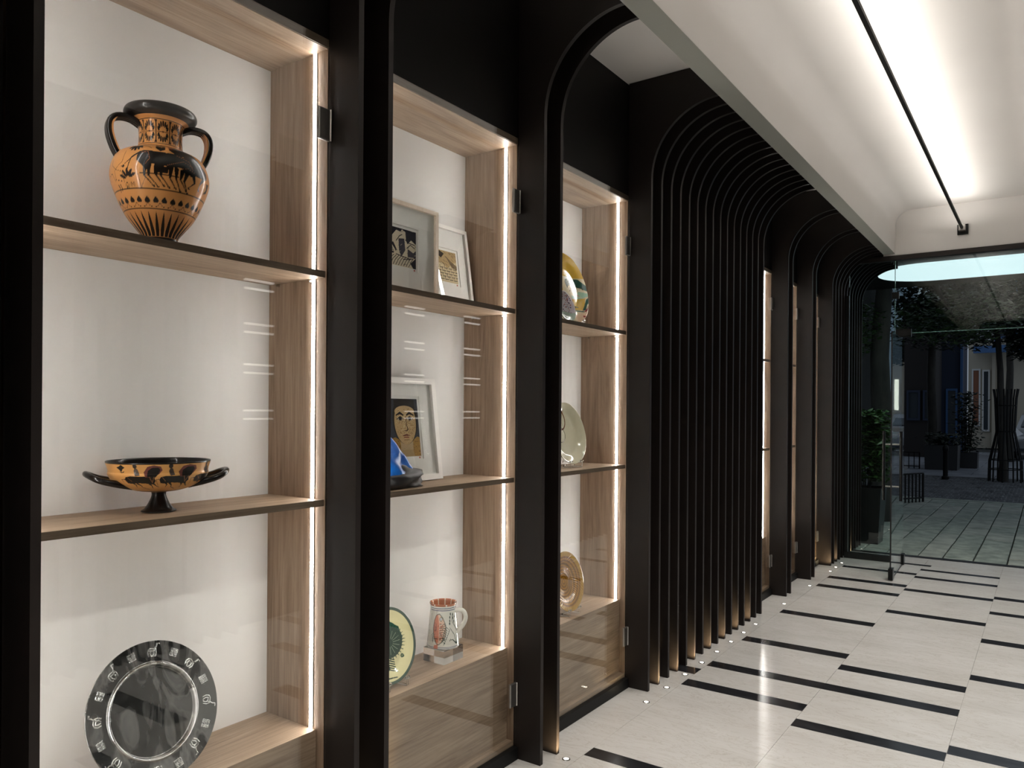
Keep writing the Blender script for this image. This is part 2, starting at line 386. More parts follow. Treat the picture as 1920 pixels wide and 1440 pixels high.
# ================================================================== PAINTED SURFACES
class Canvas:
    def __init__(s, S, T, base): s.S = S; s.T = T; s.C = np.empty(S.shape+(3,)); s.C[:] = lin(base)
    def fill(s, mask, col): s.C[mask] = lin(col) if isinstance(col, str) else col
    def band(s, t0, t1, col): s.fill((s.T >= t0) & (s.T < t1), col)
    def pmask(s, pts):
        x = [p[0] for p in pts]; y = [p[1] for p in pts]
        sel = (s.S >= min(x)) & (s.S <= max(x)) & (s.T >= min(y)) & (s.T <= max(y))
        S = s.S[sel]; T = s.T[sel]; ins = np.zeros(S.shape, bool); n = len(pts)
        for i in range(n):
            x1, y1 = pts[i]; x2, y2 = pts[(i+1) % n]
            if y1 == y2: continue
            ins ^= ((y1 > T) != (y2 > T)) & (S < (x2-x1)*(T-y1)/(y2-y1)+x1)
        m = np.zeros(s.S.shape, bool); m[sel] = ins; return m
    def poly(s, pts, col): s.fill(s.pmask(pts), col)
    def line(s, pts, w, col):
        for i in range(len(pts)-1):
            w0, w1 = (w, w) if not isinstance(w, (list, tuple)) else (w[i], w[i+1])
            (x1, y1), (x2, y2) = pts[i], pts[i+1]; dx, dy = x2-x1, y2-y1; L = dx*dx+dy*dy+1e-12; W = max(w0, w1)
            sel = (s.S > min(x1, x2)-W) & (s.S < max(x1, x2)+W) & (s.T > min(y1, y2)-W) & (s.T < max(y1, y2)+W)
            S = s.S[sel]; T = s.T[sel]; k = np.clip(((S-x1)*dx+(T-y1)*dy)/L, 0, 1)
            d = np.hypot(S-x1-k*dx, T-y1-k*dy); m = np.zeros(s.S.shape, bool); m[sel] = d < (w0+(w1-w0)*k)/2
            s.fill(m, col)
    def ell(s, cx, cy, rx, ry, col, rot=0, ring=0):
        a = (s.S-cx)*math.cos(rot)+(s.T-cy)*math.sin(rot); b = -(s.S-cx)*math.sin(rot)+(s.T-cy)*math.cos(rot)
        q = np.hypot(a/rx, b/ry); m = q < 1
        if ring: m &= q > 1-ring/min(rx, ry)
        s.fill(m, col)
def spline(pts, n):
    P = np.array(pts, float); P = np.vstack([2*P[0]-P[1], P, 2*P[-1]-P[-2]]); out = []
    k = len(pts)-1
    for t in np.linspace(0, k-1e-6, n):
        i = int(t); u = t-i; a, b, c, d = P[i], P[i+1], P[i+2], P[i+3]
        out.append(.5*((2*b)+(-a+c)*u+(2*a-5*b+4*c-d)*u*u+(-a+3*b-3*c+d)*u**3))
    return np.array(out)
def grid_obj(name, P, C, mt, parent, wrap=False, flip=False):
    n, m = P.shape[:2]; off = np.array(wl(parent)) if parent is not None else np.zeros(3)
    idx = np.arange(n*m).reshape(n, m)
    A = np.vstack([idx, idx[:1]]) if wrap else idx
    q = np.stack([A[:-1, :-1], A[1:, :-1], A[1:, 1:], A[:-1, 1:]], -1).reshape(-1, 4)
    if flip: q = q[:, ::-1]
    me = bpy.data.meshes.new(name); me.vertices.add(n*m); me.vertices.foreach_set('co', (P.reshape(-1, 3)-off).astype(np.float32).ravel())
    me.loops.add(q.size); me.loops.foreach_set('vertex_index', q.astype(np.int32).ravel()); me.polygons.add(len(q))
    me.polygons.foreach_set('loop_start', np.arange(0, q.size, 4, dtype=np.int32))
    me.update(calc_edges=True)
    at = me.color_attributes.new('paint', 'FLOAT_COLOR', 'POINT')
    at.data.foreach_set('color', np.concatenate([C.reshape(-1, 3), np.ones((n*m, 1))], 1).astype(np.float32).ravel())
    me.shade_smooth(); me.materials.append(mt)
    o = bpy.data.objects.new(name, me); o.parent = parent; COL.objects.link(o); return o
def lathe_paint(name, c, face, prof, nth, paint, mt, parent, rs, base, zs=1.0):
    """prof: array (r,z) ; canvas S = angle*rs (0 faces 'face'), T = running length or z"""
    th = np.linspace(-PI, PI, nth, endpoint=False); r = prof[:, 0]; z = prof[:, 1]
    A, Rr = np.meshgrid(th, r, indexing='ij'); _, Zz = np.meshgrid(th, z, indexing='ij')
    P = np.stack([c[0]+Rr*np.cos(face+A), c[1]+Rr*np.sin(face+A), c[2]+Zz*zs], -1)
    cv = Canvas(A*rs, Zz, base); cv.A = np.degrees(A); cv.Q = np.broadcast_to(np.arange(len(r))/(len(r)-1), A.shape); cv.J = np.broadcast_to(np.arange(len(r)), A.shape); paint(cv)
    return grid_obj(name, P, cv.C, mt, parent, wrap=True)
BLK = '17120f'; ORG = 'cf9156'
MT['pot'] = painted('painted_terracotta', .32, coat=.22, spec=.22); MT['glaze'] = painted('glazed_ceramic', .12, coat=.6)
MT['paper'] = painted('printed_paper', .7, spec=.2, speck=(420, .25)); MT['potblack'] = plain('black_glaze', lin(BLK), .2, coat=.2, spec=.3)
MT['terracotta'] = plain('orange_clay', lin(ORG), .4)

# ------------------------------------------------------------------ amphora
AC = (-1.905, 1.108, Z1+.0012); AZ = .934
am = tag(empty('amphora', AC), 'orange and black painted amphora with two handles and a horse frieze', 'vase')
ap = spline([(.004, .004), (.040, .001), (.050, .0), (.052, .009), (.043, .018), (.046, .035), (.062, .058), (.082, .087), (.104, .137), (.1185, .188), (.114, .226), (.100, .252), (.074, .266), (.059, .272), (.0535, .285), (.052, .315), (.056, .343), (.066, .354), (.083, .361), (.088, .371), (.084, .383), (.074, .386), (.060, .372), (.050, .34), (.05, .28), (.08, .24)], 460)
def paint_amphora(c):
    K = BLK
    def px(x, y):
        q = max(-.97, min(.97, (x-540)*.000247/.119)); return (math.asin(q)*.12, .035+(1400-y)*.000257+(x-540)*.000031)
    def L(pts, w, col=K): c.line([px(*p) for p in pts], [v*.000247 for v in w] if isinstance(w, (list, tuple)) else w*.000247, col)
    def Pg(pts, col=K): c.poly([px(*p) for p in pts], col)
    n = 28
    u = (c.A/360*n) % 1-.5
    c.fill((c.T > .028) & (c.T < .086) & (np.abs(u) < .36*np.clip((.088-c.T)/.045, 0, 1)), K)
    for z0 in (.0885, .0925, .1235, .127, .1305): c.band(z0, z0+.0011, K)
    c.band(.1395, .1412, K)
    n = 30; u = (c.A/360*n) % 1-.5; v = (c.T-.1135)/.0075
    c.fill((np.abs(v) < 1) & (np.abs(u) < .30*np.sqrt(np.clip(1-v*v, 0, 1))*np.clip(1-.45*v, .2, 1.2)), K)
    u2 = (c.A/360*n/1.5) % 1-.5; c.fill(np.abs(np.hypot(u2*2.2, (c.T-.108)/.0115)-1) < .055*((c.T < .107)*1.0), K)
    c.band(.0, .027, K)
    # neck palmettes
    c.band(.2725, .274, K); c.band(.279, .2802, K); c.band(.345, .3462, K)
    g = 2.2
    for k in range(-5, 5):
        s0 = math.radians(k*36.0+6)*.12; sb = s0+math.radians(18)*.12
        c.poly([(sb-.0034*g, .282), (sb+.0034*g, .282), (sb+.0016*g, .290), (sb+.0012*g, .313), (sb+.0016*g, .336), (sb+.0034*g, .344), (sb-.0034*g, .344), (sb-.0016*g, .336), (sb-.0012*g, .313), (sb-.0016*g, .290)], '33241a')
        c.ell(s0, .313, .0030*g, .0022, '7a4a2c'); c.line([(s0-.03, .313), (s0+.03, .313)], .0009, K)
        for sg in (1, -1):
            for j in range(-3, 4):
                t = j*.46; c.ell(s0+math.sin(t)*.0112*g, .313+sg*(.005+math.cos(t)*.0165), .0021*g, .0068+.0015*math.cos(t), K, rot=-t*sg*.55)
    # lip, foot, inside
    c.fill((c.Q > .6717) & (c.T > .3545), K); c.fill(c.Q > .7964, K)
    # handle roots
    # horse team
    Pg([(318, 640), (330, 600), (370, 582), (430, 590), (520, 605), (600, 618), (690, 625), (760, 650), (830, 660), (900, 655), (950, 690), (985, 760), (985, 830), (960, 850), (880, 830), (830, 800), (800, 780), (740, 770), (640, 775), (540, 750), (450, 735), (420, 770), (390, 770), (345, 720), (320, 690)])
    Pg([(640, 520), (740, 530), (830, 565), (900, 610), (950, 690), (850, 670), (690, 630), (630, 580)])
    Pg([(640, 515), (700, 525), (705, 545), (650, 575), (630, 560)], '5c2620')
    Pg([(480, 490), (560, 480), (600, 520), (590, 580), (540, 600), (490, 560)])
    for x, y in ((505, 500), (530, 495), (555, 510), (500, 530), (525, 535), (550, 545), (575, 530)): c.ell(*px(x, y), .0022, .0022, ORG, ring=.0009)
    for hip, kn, hf in (((400, 750), (388, 850), (468, 948)), ((437, 740), (428, 850), (515, 962)), ((505, 750), (500, 855), (570, 952)), ((552, 760), (545, 860), (625, 968)), ((640, 780), (630, 880), (690, 975)), ((690, 790), (690, 885), (742, 998)), ((745, 810), (732, 892), (800, 990)), ((790, 830), (770, 905), (820, 1012)), ((850, 830), (872, 905), (822, 962)), ((950, 840), (925, 900), (920, 960))):
        L([hip, kn], [46, 20]); L([kn, hf], [15, 8]); c.ell(*px(hf[0]+4, hf[1]+4), .0045, .002, K, rot=-.5)
    Pg([(480, 760), (620, 770), (610, 840), (480, 830)])
    L([(330, 825), (760, 870)], 6); L([(330, 825), (350, 960), (410, 850), (380, 760)], 5, '6d5a4c')
    Pg([(735, 770), (800, 755), (860, 785), (875, 830), (840, 845), (770, 830)])
    for e in ([(340, 610), (420, 600), (440, 680), (400, 740)], [(450, 740), (600, 755), (760, 700), (840, 740)], [(700, 640), (820, 690), (850, 780)], [(745, 780), (800, 768), (858, 800)], [(880, 660), (960, 740), (975, 820)]): L(e, 4, '9b5f3a')
    L([(345, 600), (270, 650), (240, 760)], [22, 12, 8]); L([(330, 610), (215, 710)], 8)
    Pg([(180, 725), (210, 718), (215, 735), (200, 748)])
    for p in ([(200, 560), (190, 680), (130, 740), (100, 690), (95, 620)], [(120, 745), (118, 840), (190, 880), (185, 780), (130, 745)], [(300, 490), (420, 540), (450, 560)], [(60, 780), (95, 770), (110, 850)]): L(p, 5)
    for k in range(-2, 3): t = k*.5; c.ell(*px(285+58*math.sin(t)*.9, 500+46*math.cos(t)), .0036, .0085, K, rot=t)
    for k in range(-2, 3): t = k*.55; c.ell(*px(232+50*math.sin(t), 860-62*math.cos(t)), .0038, .0105, K, rot=-t)
    for x in (213, 268):
        c.ell(*px(x, 920), .0066, .0066, K, ring=.0012); c.ell(*px(x, 920), .003, .003, K, ring=.0011)
    for x in (132, 150): L([(x-6, 895), (x, 930), (x-4, 960)], 11)
    Pg([(985, 870), (1010, 860), (1005, 960), (975, 985), (995, 930)])
lathe_paint('body', AC, -.528, ap, 680, paint_amphora, MT['pot'], am, .12, ORG, AZ)
def amph_handle(ang):
    d = Vector((math.cos(ang), math.sin(ang), 0)); t = Vector((-math.sin(ang), math.cos(ang), 0)); O = Vector(AC)
    path = spline([(.040, .334), (.070, .350), (.100, .348), (.116, .330), (.117, .300), (.108, .268), (.098, .246)], 22)
    h = M()
    for s in (-.0115, 0, .0115): h.tube([O+d*(r+.004)+t*s+Vector((0, 0, z*AZ)) for r, z in path], .0074, 8)
    ho = h.obj('handle', MT['potblack'], am, smooth=50)
    k = M(); V = []; 
    for r, z in path:
        for s in (-.0165, .0165): V.append(O+d*(r-.0015)+t*s+Vector((0, 0, z*AZ)))
    nb = len(V); V += [p-d*.004 for p in V]
    F = [(2*i, 2*i+1, 2*i+3, 2*i+2) for i in range(len(path)-1)]+[(nb+2*i, nb+2*i+2, nb+2*i+3, nb+2*i+1) for i in range(len(path)-1)]+[(2*i, 2*i+2, nb+2*i+2, nb+2*i) for i in range(len(path)-1)]+[(2*i+1, nb+2*i+1, nb+2*i+3, 2*i+3) for i in range(len(path)-1)]
    k.add(V, F).obj('handle_underside', MT['terracotta'], ho, smooth=50)
for ang in (-.528-1.38, -.528+1.76): amph_handle(ang)

# ------------------------------------------------------------------ kylix (two-handled cup)
KC = (-1.902, 1.108, Z2+.0012)
ky = tag(empty('drinking_cup', KC), 'shallow black and orange two-handled cup with running horses, on a tall foot', 'cup')
kp = spline([(.004, .002), (.036, .0005), (.0425, .001), (.0415, .0035), (.034, .009), (.0255, .022), (.0185, .038), (.0175, .047), (.022, .0515), (.052, .0555), (.085, .066), (.108, .081), (.119, .097), (.1205, .103), (.1195, .108), (.1215, .118), (.1255, .1305), (.124, .133), (.1205, .129), (.117, .106), (.10, .082), (.05, .065), (.002, .062)], 400)
def paint_kylix(c):
    K = BLK
    def px(x, y):
        q = max(-.98, min(.98, (x-990)*.000188/.122)); return (math.asin(q)*.124, (825-y)*.000188+.0075)
    def L(pts, w, col=K): c.line([px(*p) for p in pts], [v*.000188 for v in w] if isinstance(w, (list, tuple)) else w*.000188, col)
    def Pg(pts, col=K): c.poly([px(*p) for p in pts], col)
    c.band(-1, .0535, K); c.band(.0562, .0585, K); c.fill(c.Q > .7197, K)
    for dx in (0, 430, 880):
        Pg([(560+dx, 380), (580+dx, 345), (640+dx, 330), (760+dx, 335), (850+dx, 330), (930+dx, 345), (945+dx, 400), (910+dx, 445), (820+dx, 432), (720+dx, 425), (640+dx, 435), (580+dx, 430)])
        Pg([(820+dx, 345), (800+dx, 280), (850+dx, 205), (930+dx, 185), (1010+dx, 205), (1030+dx, 255), (985+dx, 310), (960+dx, 290), (940+dx, 345)], '6a3a34')
        Pg([(840+dx, 340), (850+dx, 260), (910+dx, 215), (980+dx, 215), (1005+dx, 250), (980+dx, 305), (940+dx, 350)])
        L([(640+dx, 420), (670+dx, 450), (655+dx, 485)], [34, 16, 8]); L([(700+dx, 430), (735+dx, 460), (740+dx, 490), (820+dx, 518)], [30, 14, 9, 6])
        L([(860+dx, 430), (885+dx, 465), (890+dx, 505)], [34, 14, 7]); L([(910+dx, 430), (950+dx, 470), (985+dx, 485)], [30, 12, 7])
        Pg([(680+dx, 260), (700+dx, 215), (730+dx, 240), (755+dx, 320), (700+dx, 330), (685+dx, 290)], '463a34'); c.ell(*px(700+dx, 200), .0052, .0055, '2c2420')
        L([(870+dx, 340), (900+dx, 420), (925+dx, 345)], 6, '9b6a40'); L([(600+dx, 350), (640+dx, 400)], 5, '9b6a40'); L([(560+dx, 372), (520+dx, 380), (545+dx, 470)], [8, 6, 4])
    Pg([(480, 220), (520, 200), (540, 180), (560, 200), (580, 220), (550, 240), (530, 280), (510, 250)]); Pg([(505, 270), (540, 280), (570, 265), (560, 285), (530, 292)])
lathe_paint('bowl', KC, -.522, kp, 620, paint_kylix, MT['pot'], ky, .124, 'd29a5a')
def ky_handle(ang):
    d = Vector((math.cos(ang), math.sin(ang), 0)); t = Vector((-math.sin(ang), math.cos(ang), 0)); O = Vector(KC)
    pts = [(.066, -.034, .071), (.100, -.048, .078), (.138, -.046, .088), (.159, -.030, .098), (.168, 0, .103), (.159, .030, .098), (.138, .046, .088), (.100, .048, .078), (.066, .034, .071)]
    path = [O+d*a+t*b+Vector((0, 0, z)) for a, b, z in spline(pts, 36)]
    M().tube(path, [.0105-.003*math.sin(PI*i/35) for i in range(36)], 10).obj('handle', MT['potblack'], ky, smooth=60)
for ang in (-.522-1.46, -.522+1.70): ky_handle(ang)

# ------------------------------------------------------------------ leaning flat things
class Lean:
    def __init__(s, o, lean, turn=0):
        s.o = np.array(o, float); a = lean; s.V = np.array((-math.sin(a), 0, math.cos(a))); s.N = np.array((math.cos(a), 0, math.sin(a))); s.U = np.array((0, 1., 0))
        if turn:
            R3 = np.array(Matrix.Rotation(turn, 3, 'Z')); s.U = R3 @ s.U; s.V = R3 @ s.V; s.N = R3 @ s.N
    def p(s, u, v, n): return s.o+u*s.U+v*s.V+n*s.N
    def grid(s, u, v, n): return s.o+u[..., None]*s.U+v[..., None]*s.V+n[..., None]*s.N
    def box(s, m, u0, u1, v0, v1, n0, n1):
        P = [s.p(u, v, n) for n in (n0, n1) for u, v in ((u0, v0), (u1, v0), (u1, v1), (u0, v1))]
        return m.add(P, [(3, 2, 1, 0), (4, 5, 6, 7), (0, 1, 5, 4), (1, 2, 6, 5), (2, 3, 7, 6), (3, 0, 4, 7)])
def plate(name, part, F, r, prof, nphi, paint, mt, parent, base, egg=0.0, back=None):
    """prof: list (rho fraction, n) front centre -> rim -> back centre ; F origin is the lowest rim point"""
    pr = np.array(prof, float); ph = np.linspace(0, 2*PI, nphi, endpoint=False)
    Ph, Rh = np.meshgrid(ph, pr[:, 0], indexing='ij'); _, Nn = np.meshgrid(ph, pr[:, 1], indexing='ij')
    u = Rh*r*np.cos(Ph); v = Rh*r*np.sin(Ph); u = u*(1-egg*v/r)
    P = F.grid(u, v+r, Nn); c = Canvas(u, v, base); c.J = np.broadcast_to(np.arange(len(pr)), u.shape); c.RH = Rh; c.PH = Ph; c.N = Nn.copy()
    paint(c)
    P = F.grid(u, v+r, c.N)
    return grid_obj(part, P, c.C, mt, parent, wrap=True)
# silver plate
F = Lean((-1.868, 1.100, Z0+.001), .30)
sp_ = tag(empty('silver_plate', F.o), 'large dark polished silver plate with embossed animals around its rim', 'plate')
a = Mat('silver').set(metal=1, rough=.24)
q = a.noise(9, 3, .5, coord='Object', mapping=(1, 1.3, .5), dist=1.6); r_ = a.ramp(q.outputs['Fac'], [(.36, (.22, .22, .215)), (.47, (.30, .296, .285)), (.52, (.48, .47, .45)), (.60, (.28, .275, .265))])
vc = a.node('ShaderNodeVertexColor'); vc.layer_name = 'paint'
mx = a.node('ShaderNodeMix'); mx.data_type = 'RGBA'; mx.blend_type = 'ADD'; mx.inputs[0].default_value = 1
a.link(r_.outputs[0], mx.inputs[6]); a.link(vc.outputs['Color'], mx.inputs[7]); a.link(mx.outputs[2], a.b.inputs['Base Color'])
rq = a.ramp(q.outputs['Fac'], [(.4, (.22,)*3), (.6, (.42,)*3)]); a.link(rq.outputs[0], a.b.inputs['Roughness'])
MT['silver'] = a.m
rr = np.concatenate([np.linspace(0, .62, 20), np.linspace(.63, .70, 22), np.linspace(.71, 1.0, 110)])
hh = np.where(rr < .63, 0, np.where(rr < .70, .010*np.sin((rr-.63)/.07*PI)+.007*(rr-.63)/.07, .007+.006*(rr-.70)/.3))+.012
prs = list(zip(rr, hh))+[(1.0, .021), (.99, .018), (.7, .009), (.6, .0015), (0, .001)]
def paint_silver(c):
    k = Canvas(c.S, c.T, '000000')
    R0 = .1765
    for i in range(16):
        t = PI/2-.12-2*PI*i/16; cx, cy = .855*R0*math.cos(t), .855*R0*math.sin(t); e = t-PI/2
        def q(x, y): return (cx+x*math.cos(e)-y*math.sin(e), cy+x*math.sin(e)+y*math.cos(e))
        if i % 2:
            for a0 in (-1, 1):
                for b0 in (-1, 1):
                    x, y = a0*.0054, b0*.0054; k.line([q(x-.0038, y-.0038), q(x+.0038, y-.0038), q(x+.0038, y+.0038), q(x-.0038, y+.0038), q(x-.0038, y-.0038)], .0013, 'ffffff'); k.ell(*q(x, y), .0015, .0015, 'ffffff')
        else:
            s = 1 if i in (0, 2, 4, 6) else -1; s = 1
            for p in ([(-.012, .003), (-.006, .006), (.004, .004), (.009, .010), (.011, .018), (.017, .017)], [(-.012, .003), (-.014, -.006), (-.011, -.014)], [(-.007, .0), (-.008, -.007), (-.004, -.014)], [(.002, -.002), (.003, -.008), (0, -.014)], [(.007, .003), (.009, -.006), (.006, -.014)], [(-.006, .0), (.002, -.002), (.007, .004)]): k.line([q(s*x, y) for x, y in p], .0022, 'ffffff')
    m = (k.C[..., 0] > .5) & (c.J < len(rr)); c.N[m] += .0016; c.C[m] = .42; m2 = np.abs(c.RH-.665) < .02; c.C[m2] = .35
plate('silver_plate', 'dish', F, .1765, prs, 1200, paint_silver, MT['silver'], sp_, '000000')

# ------------------------------------------------------------------ framed prints
MT['frame_pale'] = wood('pale_frame', 'z', (.52, .42, .32), (.68, .57, .46), .5); MT['frame_white'] = plain('white_frame', (.80, .76, .72), .45)
MT['matboard'] = plain('mat_board', (.88, .86, .81), .85)
MT['picglass'] = glass('picture_glass', (.995, .995, .995))
def framed(label, o, lean, W, H, fw, art, paint, mf, base, res=(170, 190), turn=0):
    F = Lean(o, lean, turn); r = tag(empty('framed_print', F.o), label, 'framed print')
    m = M()
    for (u0, u1, v0, v1) in ((-W/2, W/2, 0, fw), (-W/2, W/2, H-fw, H), (-W/2, -W/2+fw, fw, H-fw), (W/2-fw, W/2, fw, H-fw)): F.box(m, u0, u1, v0, v1, .0, .022)
    m.obj('frame', mf, r)
    F.box(M(), -W/2+fw, W/2-fw, fw, H-fw, .002, .006).obj('backing', MT['matboard'], r)
    u0, u1, v0, v1 = art; e = .011
    m = M()
    for b in ((-W/2+fw, W/2-fw, fw, v0-e), (-W/2+fw, W/2-fw, v1+e, H-fw), (-W/2+fw, u0-e, v0-e, v1+e), (u1+e, W/2-fw, v0-e, v1+e)): F.box(m, *b, .0062, .0095)
    m.obj('mat_board', MT['matboard'], r)
    U, Vv = np.meshgrid(np.linspace(u0, u1, res[0]), np.linspace(v0, v1, res[1]), indexing='ij')
    c = Canvas((U-u0)/(u1-u0), (Vv-v0)/(v1-v0), base); paint(c)
    grid_obj('print', F.grid(U, Vv, np.full(U.shape, .0066)), c.C, MT['paper'], r)
    st = F.p(u1-.008, v0-.010, .0066)
    F.box(M(), u1-.012, u1-.005, v0-.0088, v0-.0028, .0062, .0067).obj('red_seal', plain('seal_red', (.55, .12, .08), .7), r)
    F.box(M(), -W/2+fw+.0003, W/2-fw-.0003, fw+.0003, H-fw-.0003, .0125, .0145).obj('glazing', MT['picglass'], r)
    return r
def paint_a(c):
    cr = 'e3d6bb'; nv = '22202c'
    c.poly([(0, 1), (1, 1), (1, .66), (.82, .75), (.7, .62), (.5, .9), (.3, .93), (.1, .7), (0, .62)], nv)
    c.poly([(.05, .6), (.3, .72), (.5, .98), (.62, .93), (.66, .5), (.5, .42), (.3, .5)], cr)
    for i in range(9): c.line([(.02+.09*i, .02), (.1+.09*i, .16), (.22+.085*i, .27)], .018, nv)
    c.poly([(.38, .72), (.58, .75), (.62, .45), (.48, .25), (.4, .4)], '4a4652'); c.poly([(.7, .5), (.9, .42), (1, .5), (1, .3), (.7, .28)], '4a4652')
    c.poly([(0, .55), (.2, .6), (.32, .42), (.2, .3), (0, .33)], nv)
    for i in range(6): c.line([(.0, .52-.03*i), (.14+.02*i, .53-.035*i), (.26, .40-.02*i)], .016, cr)
    for p in ([(.3, .65), (.42, .8), (.5, .84)], [(.66, .5), (.8, .62), (.95, .55)], [(.62, .72), (.75, .66), (.95, .64)], [(.3, .3), (.5, .27), (.8, .24)], [(.55, .2), (.75, .22), (.98, .3)]): c.line(p, .022, nv)
    for i in range(40):
        x, y = random.random(), random.random(); c.line([(x, y), (x+.05, y+random.uniform(-.04, .05))], .010, random.choice((nv, cr)))
    c.poly([(.8, .12), (1, .3), (1, 0), (.9, 0)], nv)
framed('framed black and cream landscape print in a pale wood frame', (-1.944, 2.096, Z1+.0006), .01, .296, .346, .014, (-.115, .036, .112, .250), paint_a, MT['frame_pale'], 'e3d6bb')
def paint_b(c):
    tan = 'cdb489'; nv = '2b241c'
    c.poly([(0, 1), (0, .55), (.3, .6), (.55, .45), (.8, .62), (1, .7), (1, 1)], 'bda070'); c.poly([(0, .98), (.3, .75), (.45, .9), (.2, 1)], nv); c.poly([(.5, .85), (.75, .5), (1, .45), (1, .58), (.8, .66)], '7a6748')
    for r0 in range(5):
        y = .08+.09*r0
        for k in range(5): c.line([(.02+.2*k+.1*(r0 % 2), y), (.16+.2*k+.1*(r0 % 2), y+.012)], .022, nv); c.line([(.02+.2*k+.1*(r0 % 2), y), (.02+.2*k+.1*(r0 % 2), y+.08)], .014, nv)
    for i in range(30):
        x, y = random.random(), random.uniform(.5, 1); c.line([(x, y), (x+.08, y-.05)], .012, nv)
framed('framed tan rock-wall print leaning into the corner, white frame', (-1.982, 2.386, Z1+.001), .145, .268, .338, .015, (-.075, .062, .105, .235), paint_b, MT['frame_white'], 'd9c59d')
def paint_c(c):
    c.S = .5+(c.S-.58)/1.13
    skin = 'c9a878'; sh = '8d6a3f'; dk = '2a241f'
    c.poly([(0, 0), (1, 0), (1, .30), (.8, .34), (.62, .26), (.38, .26), (.2, .34), (0, .3)], 'a8813f')
    for i in range(160): x, y = random.random(), random.random()*.3; c.ell(x, y, .012, .009, random.choice(('6f5122', 'c29a52', '8a672f')))
    c.poly([(.33, .1), (.67, .1), (.68, .42), (.32, .42)], 'c3a880'); c.poly([(.30, .0), (.70, 0), (.66, .12), (.34, .12)], 'b59a6e')
    c.ell(.5, .63, .34, .42, dk); c.ell(.5, .585, .295, .375, skin)
    c.poly([(.22, .8), (.78, .8), (.78, .98), (.22, .98)], dk); c.ell(.5, .78, .27, .10, skin)
    for i in range(420):
        x, y = random.gauss(.5, .14), random.gauss(.58, .16)
        if ((x-.5)/.27)**2+((y-.585)/.35)**2 > 1 or y > .83: continue
        c.ell(x, y, .010, .008, random.choice((sh, 'ddc294', 'b08d58', 'd5b98a')))
    for s in (-1, 1):
        c.line([(.5+s*.05, .72), (.5+s*.13, .755), (.5+s*.24, .715)], [.03, .045, .02], dk)
        c.ell(.5+s*.13, .655, .085, .035, 'e6dcc4'); c.ell(.5+s*.13, .658, .042, .036, '1d1f26'); c.line([(.5+s*.045, .65), (.5+s*.13, .695), (.5+s*.215, .65)], .016, dk); c.line([(.5+s*.05, .645), (.5+s*.13, .622), (.5+s*.2, .645)], .010, sh)
    c.line([(.53, .70), (.525, .55), (.56, .47), (.52, .445), (.46, .45)], [.012, .018, .028, .02, .012], '5a3e28'); c.line([(.47, .69), (.465, .5)], .01, 'e6d3a8')
    c.line([(.41, .365), (.5, .375), (.60, .362)], [.012, .03, .012], '6b2f24'); c.line([(.44, .335), (.57, .335)], .018, '8d4b38'); c.line([(.44, .29), (.57, .29)], .012, sh)
framed('framed print of a dark-haired mosaic face in a white frame', (-1.966, 2.104, Z2+.001), .122, .40, .392, .022, (-.074, .101, .094, .313), paint_c, MT['frame_white'], '3a3d44', (210, 240))

# ------------------------------------------------------------------ blue figure
import bmesh
from mathutils import noise as mn
def blob(center, rad, sub, fn, seed=0):
    b = bmesh.new(); bmesh.ops.create_icosphere(b, subdivisions=sub, radius=1)
    for v in b.verts: v.co = fn(v.co.copy())
    m = M(); m.add([(v.co.x*rad[0]+center[0], v.co.y*rad[1]+center[1], v.co.z*rad[2]+center[2]) for v in b.verts], [tuple(v.index for v in f.verts) for f in b.faces]); b.free(); return m
bf = tag(empty('blue_sculpture', (-1.86, 1.915, Z2)), 'bright blue draped ceramic figure on a dark lump of rock', 'sculpture')
MT['bluedrape'] = mottled('cobalt_glaze', (.004, .045, .26), (.012, .16, .62), 22, rough=.32, coord='Object', mapping=(1, 1, .35), bump=.5, coat=.3)
MT['darkrock'] = mottled('dark_rock', (.004, .004, .0045), (.022, .017, .018), 30, rough=.45, coord='Object', bump=.6)
def f_rock(p):
    p = p*(1+.28*mn.noise(p*2.1)+.10*mn.noise(p*6)); p.z = max(p.z, -.45); return p
M_ = blob((-1.86, 1.915, Z2+.0262), (.066, .155, .056), 4, f_rock); M_.obj('rock_base', MT['darkrock'], bf, smooth=80)
def f_drape(p):
    h = (p.z+1)/2; a0 = math.atan2(p.y, p.x); r0 = max(0, 1-h)**.7*min(1, h/.10+.15)
    r0 *= 1+.13*math.sin(a0*6+h*5)*(1-h)+.18*mn.noise(p*2.5)
    return Vector((r0*math.cos(a0), r0*math.sin(a0)-.35*h, h*2-1))
blob((-1.858, 1.915, Z2+.110), (.066, .135, .104), 5, f_drape).obj('blue_drapery', MT['bluedrape'], bf, smooth=80)

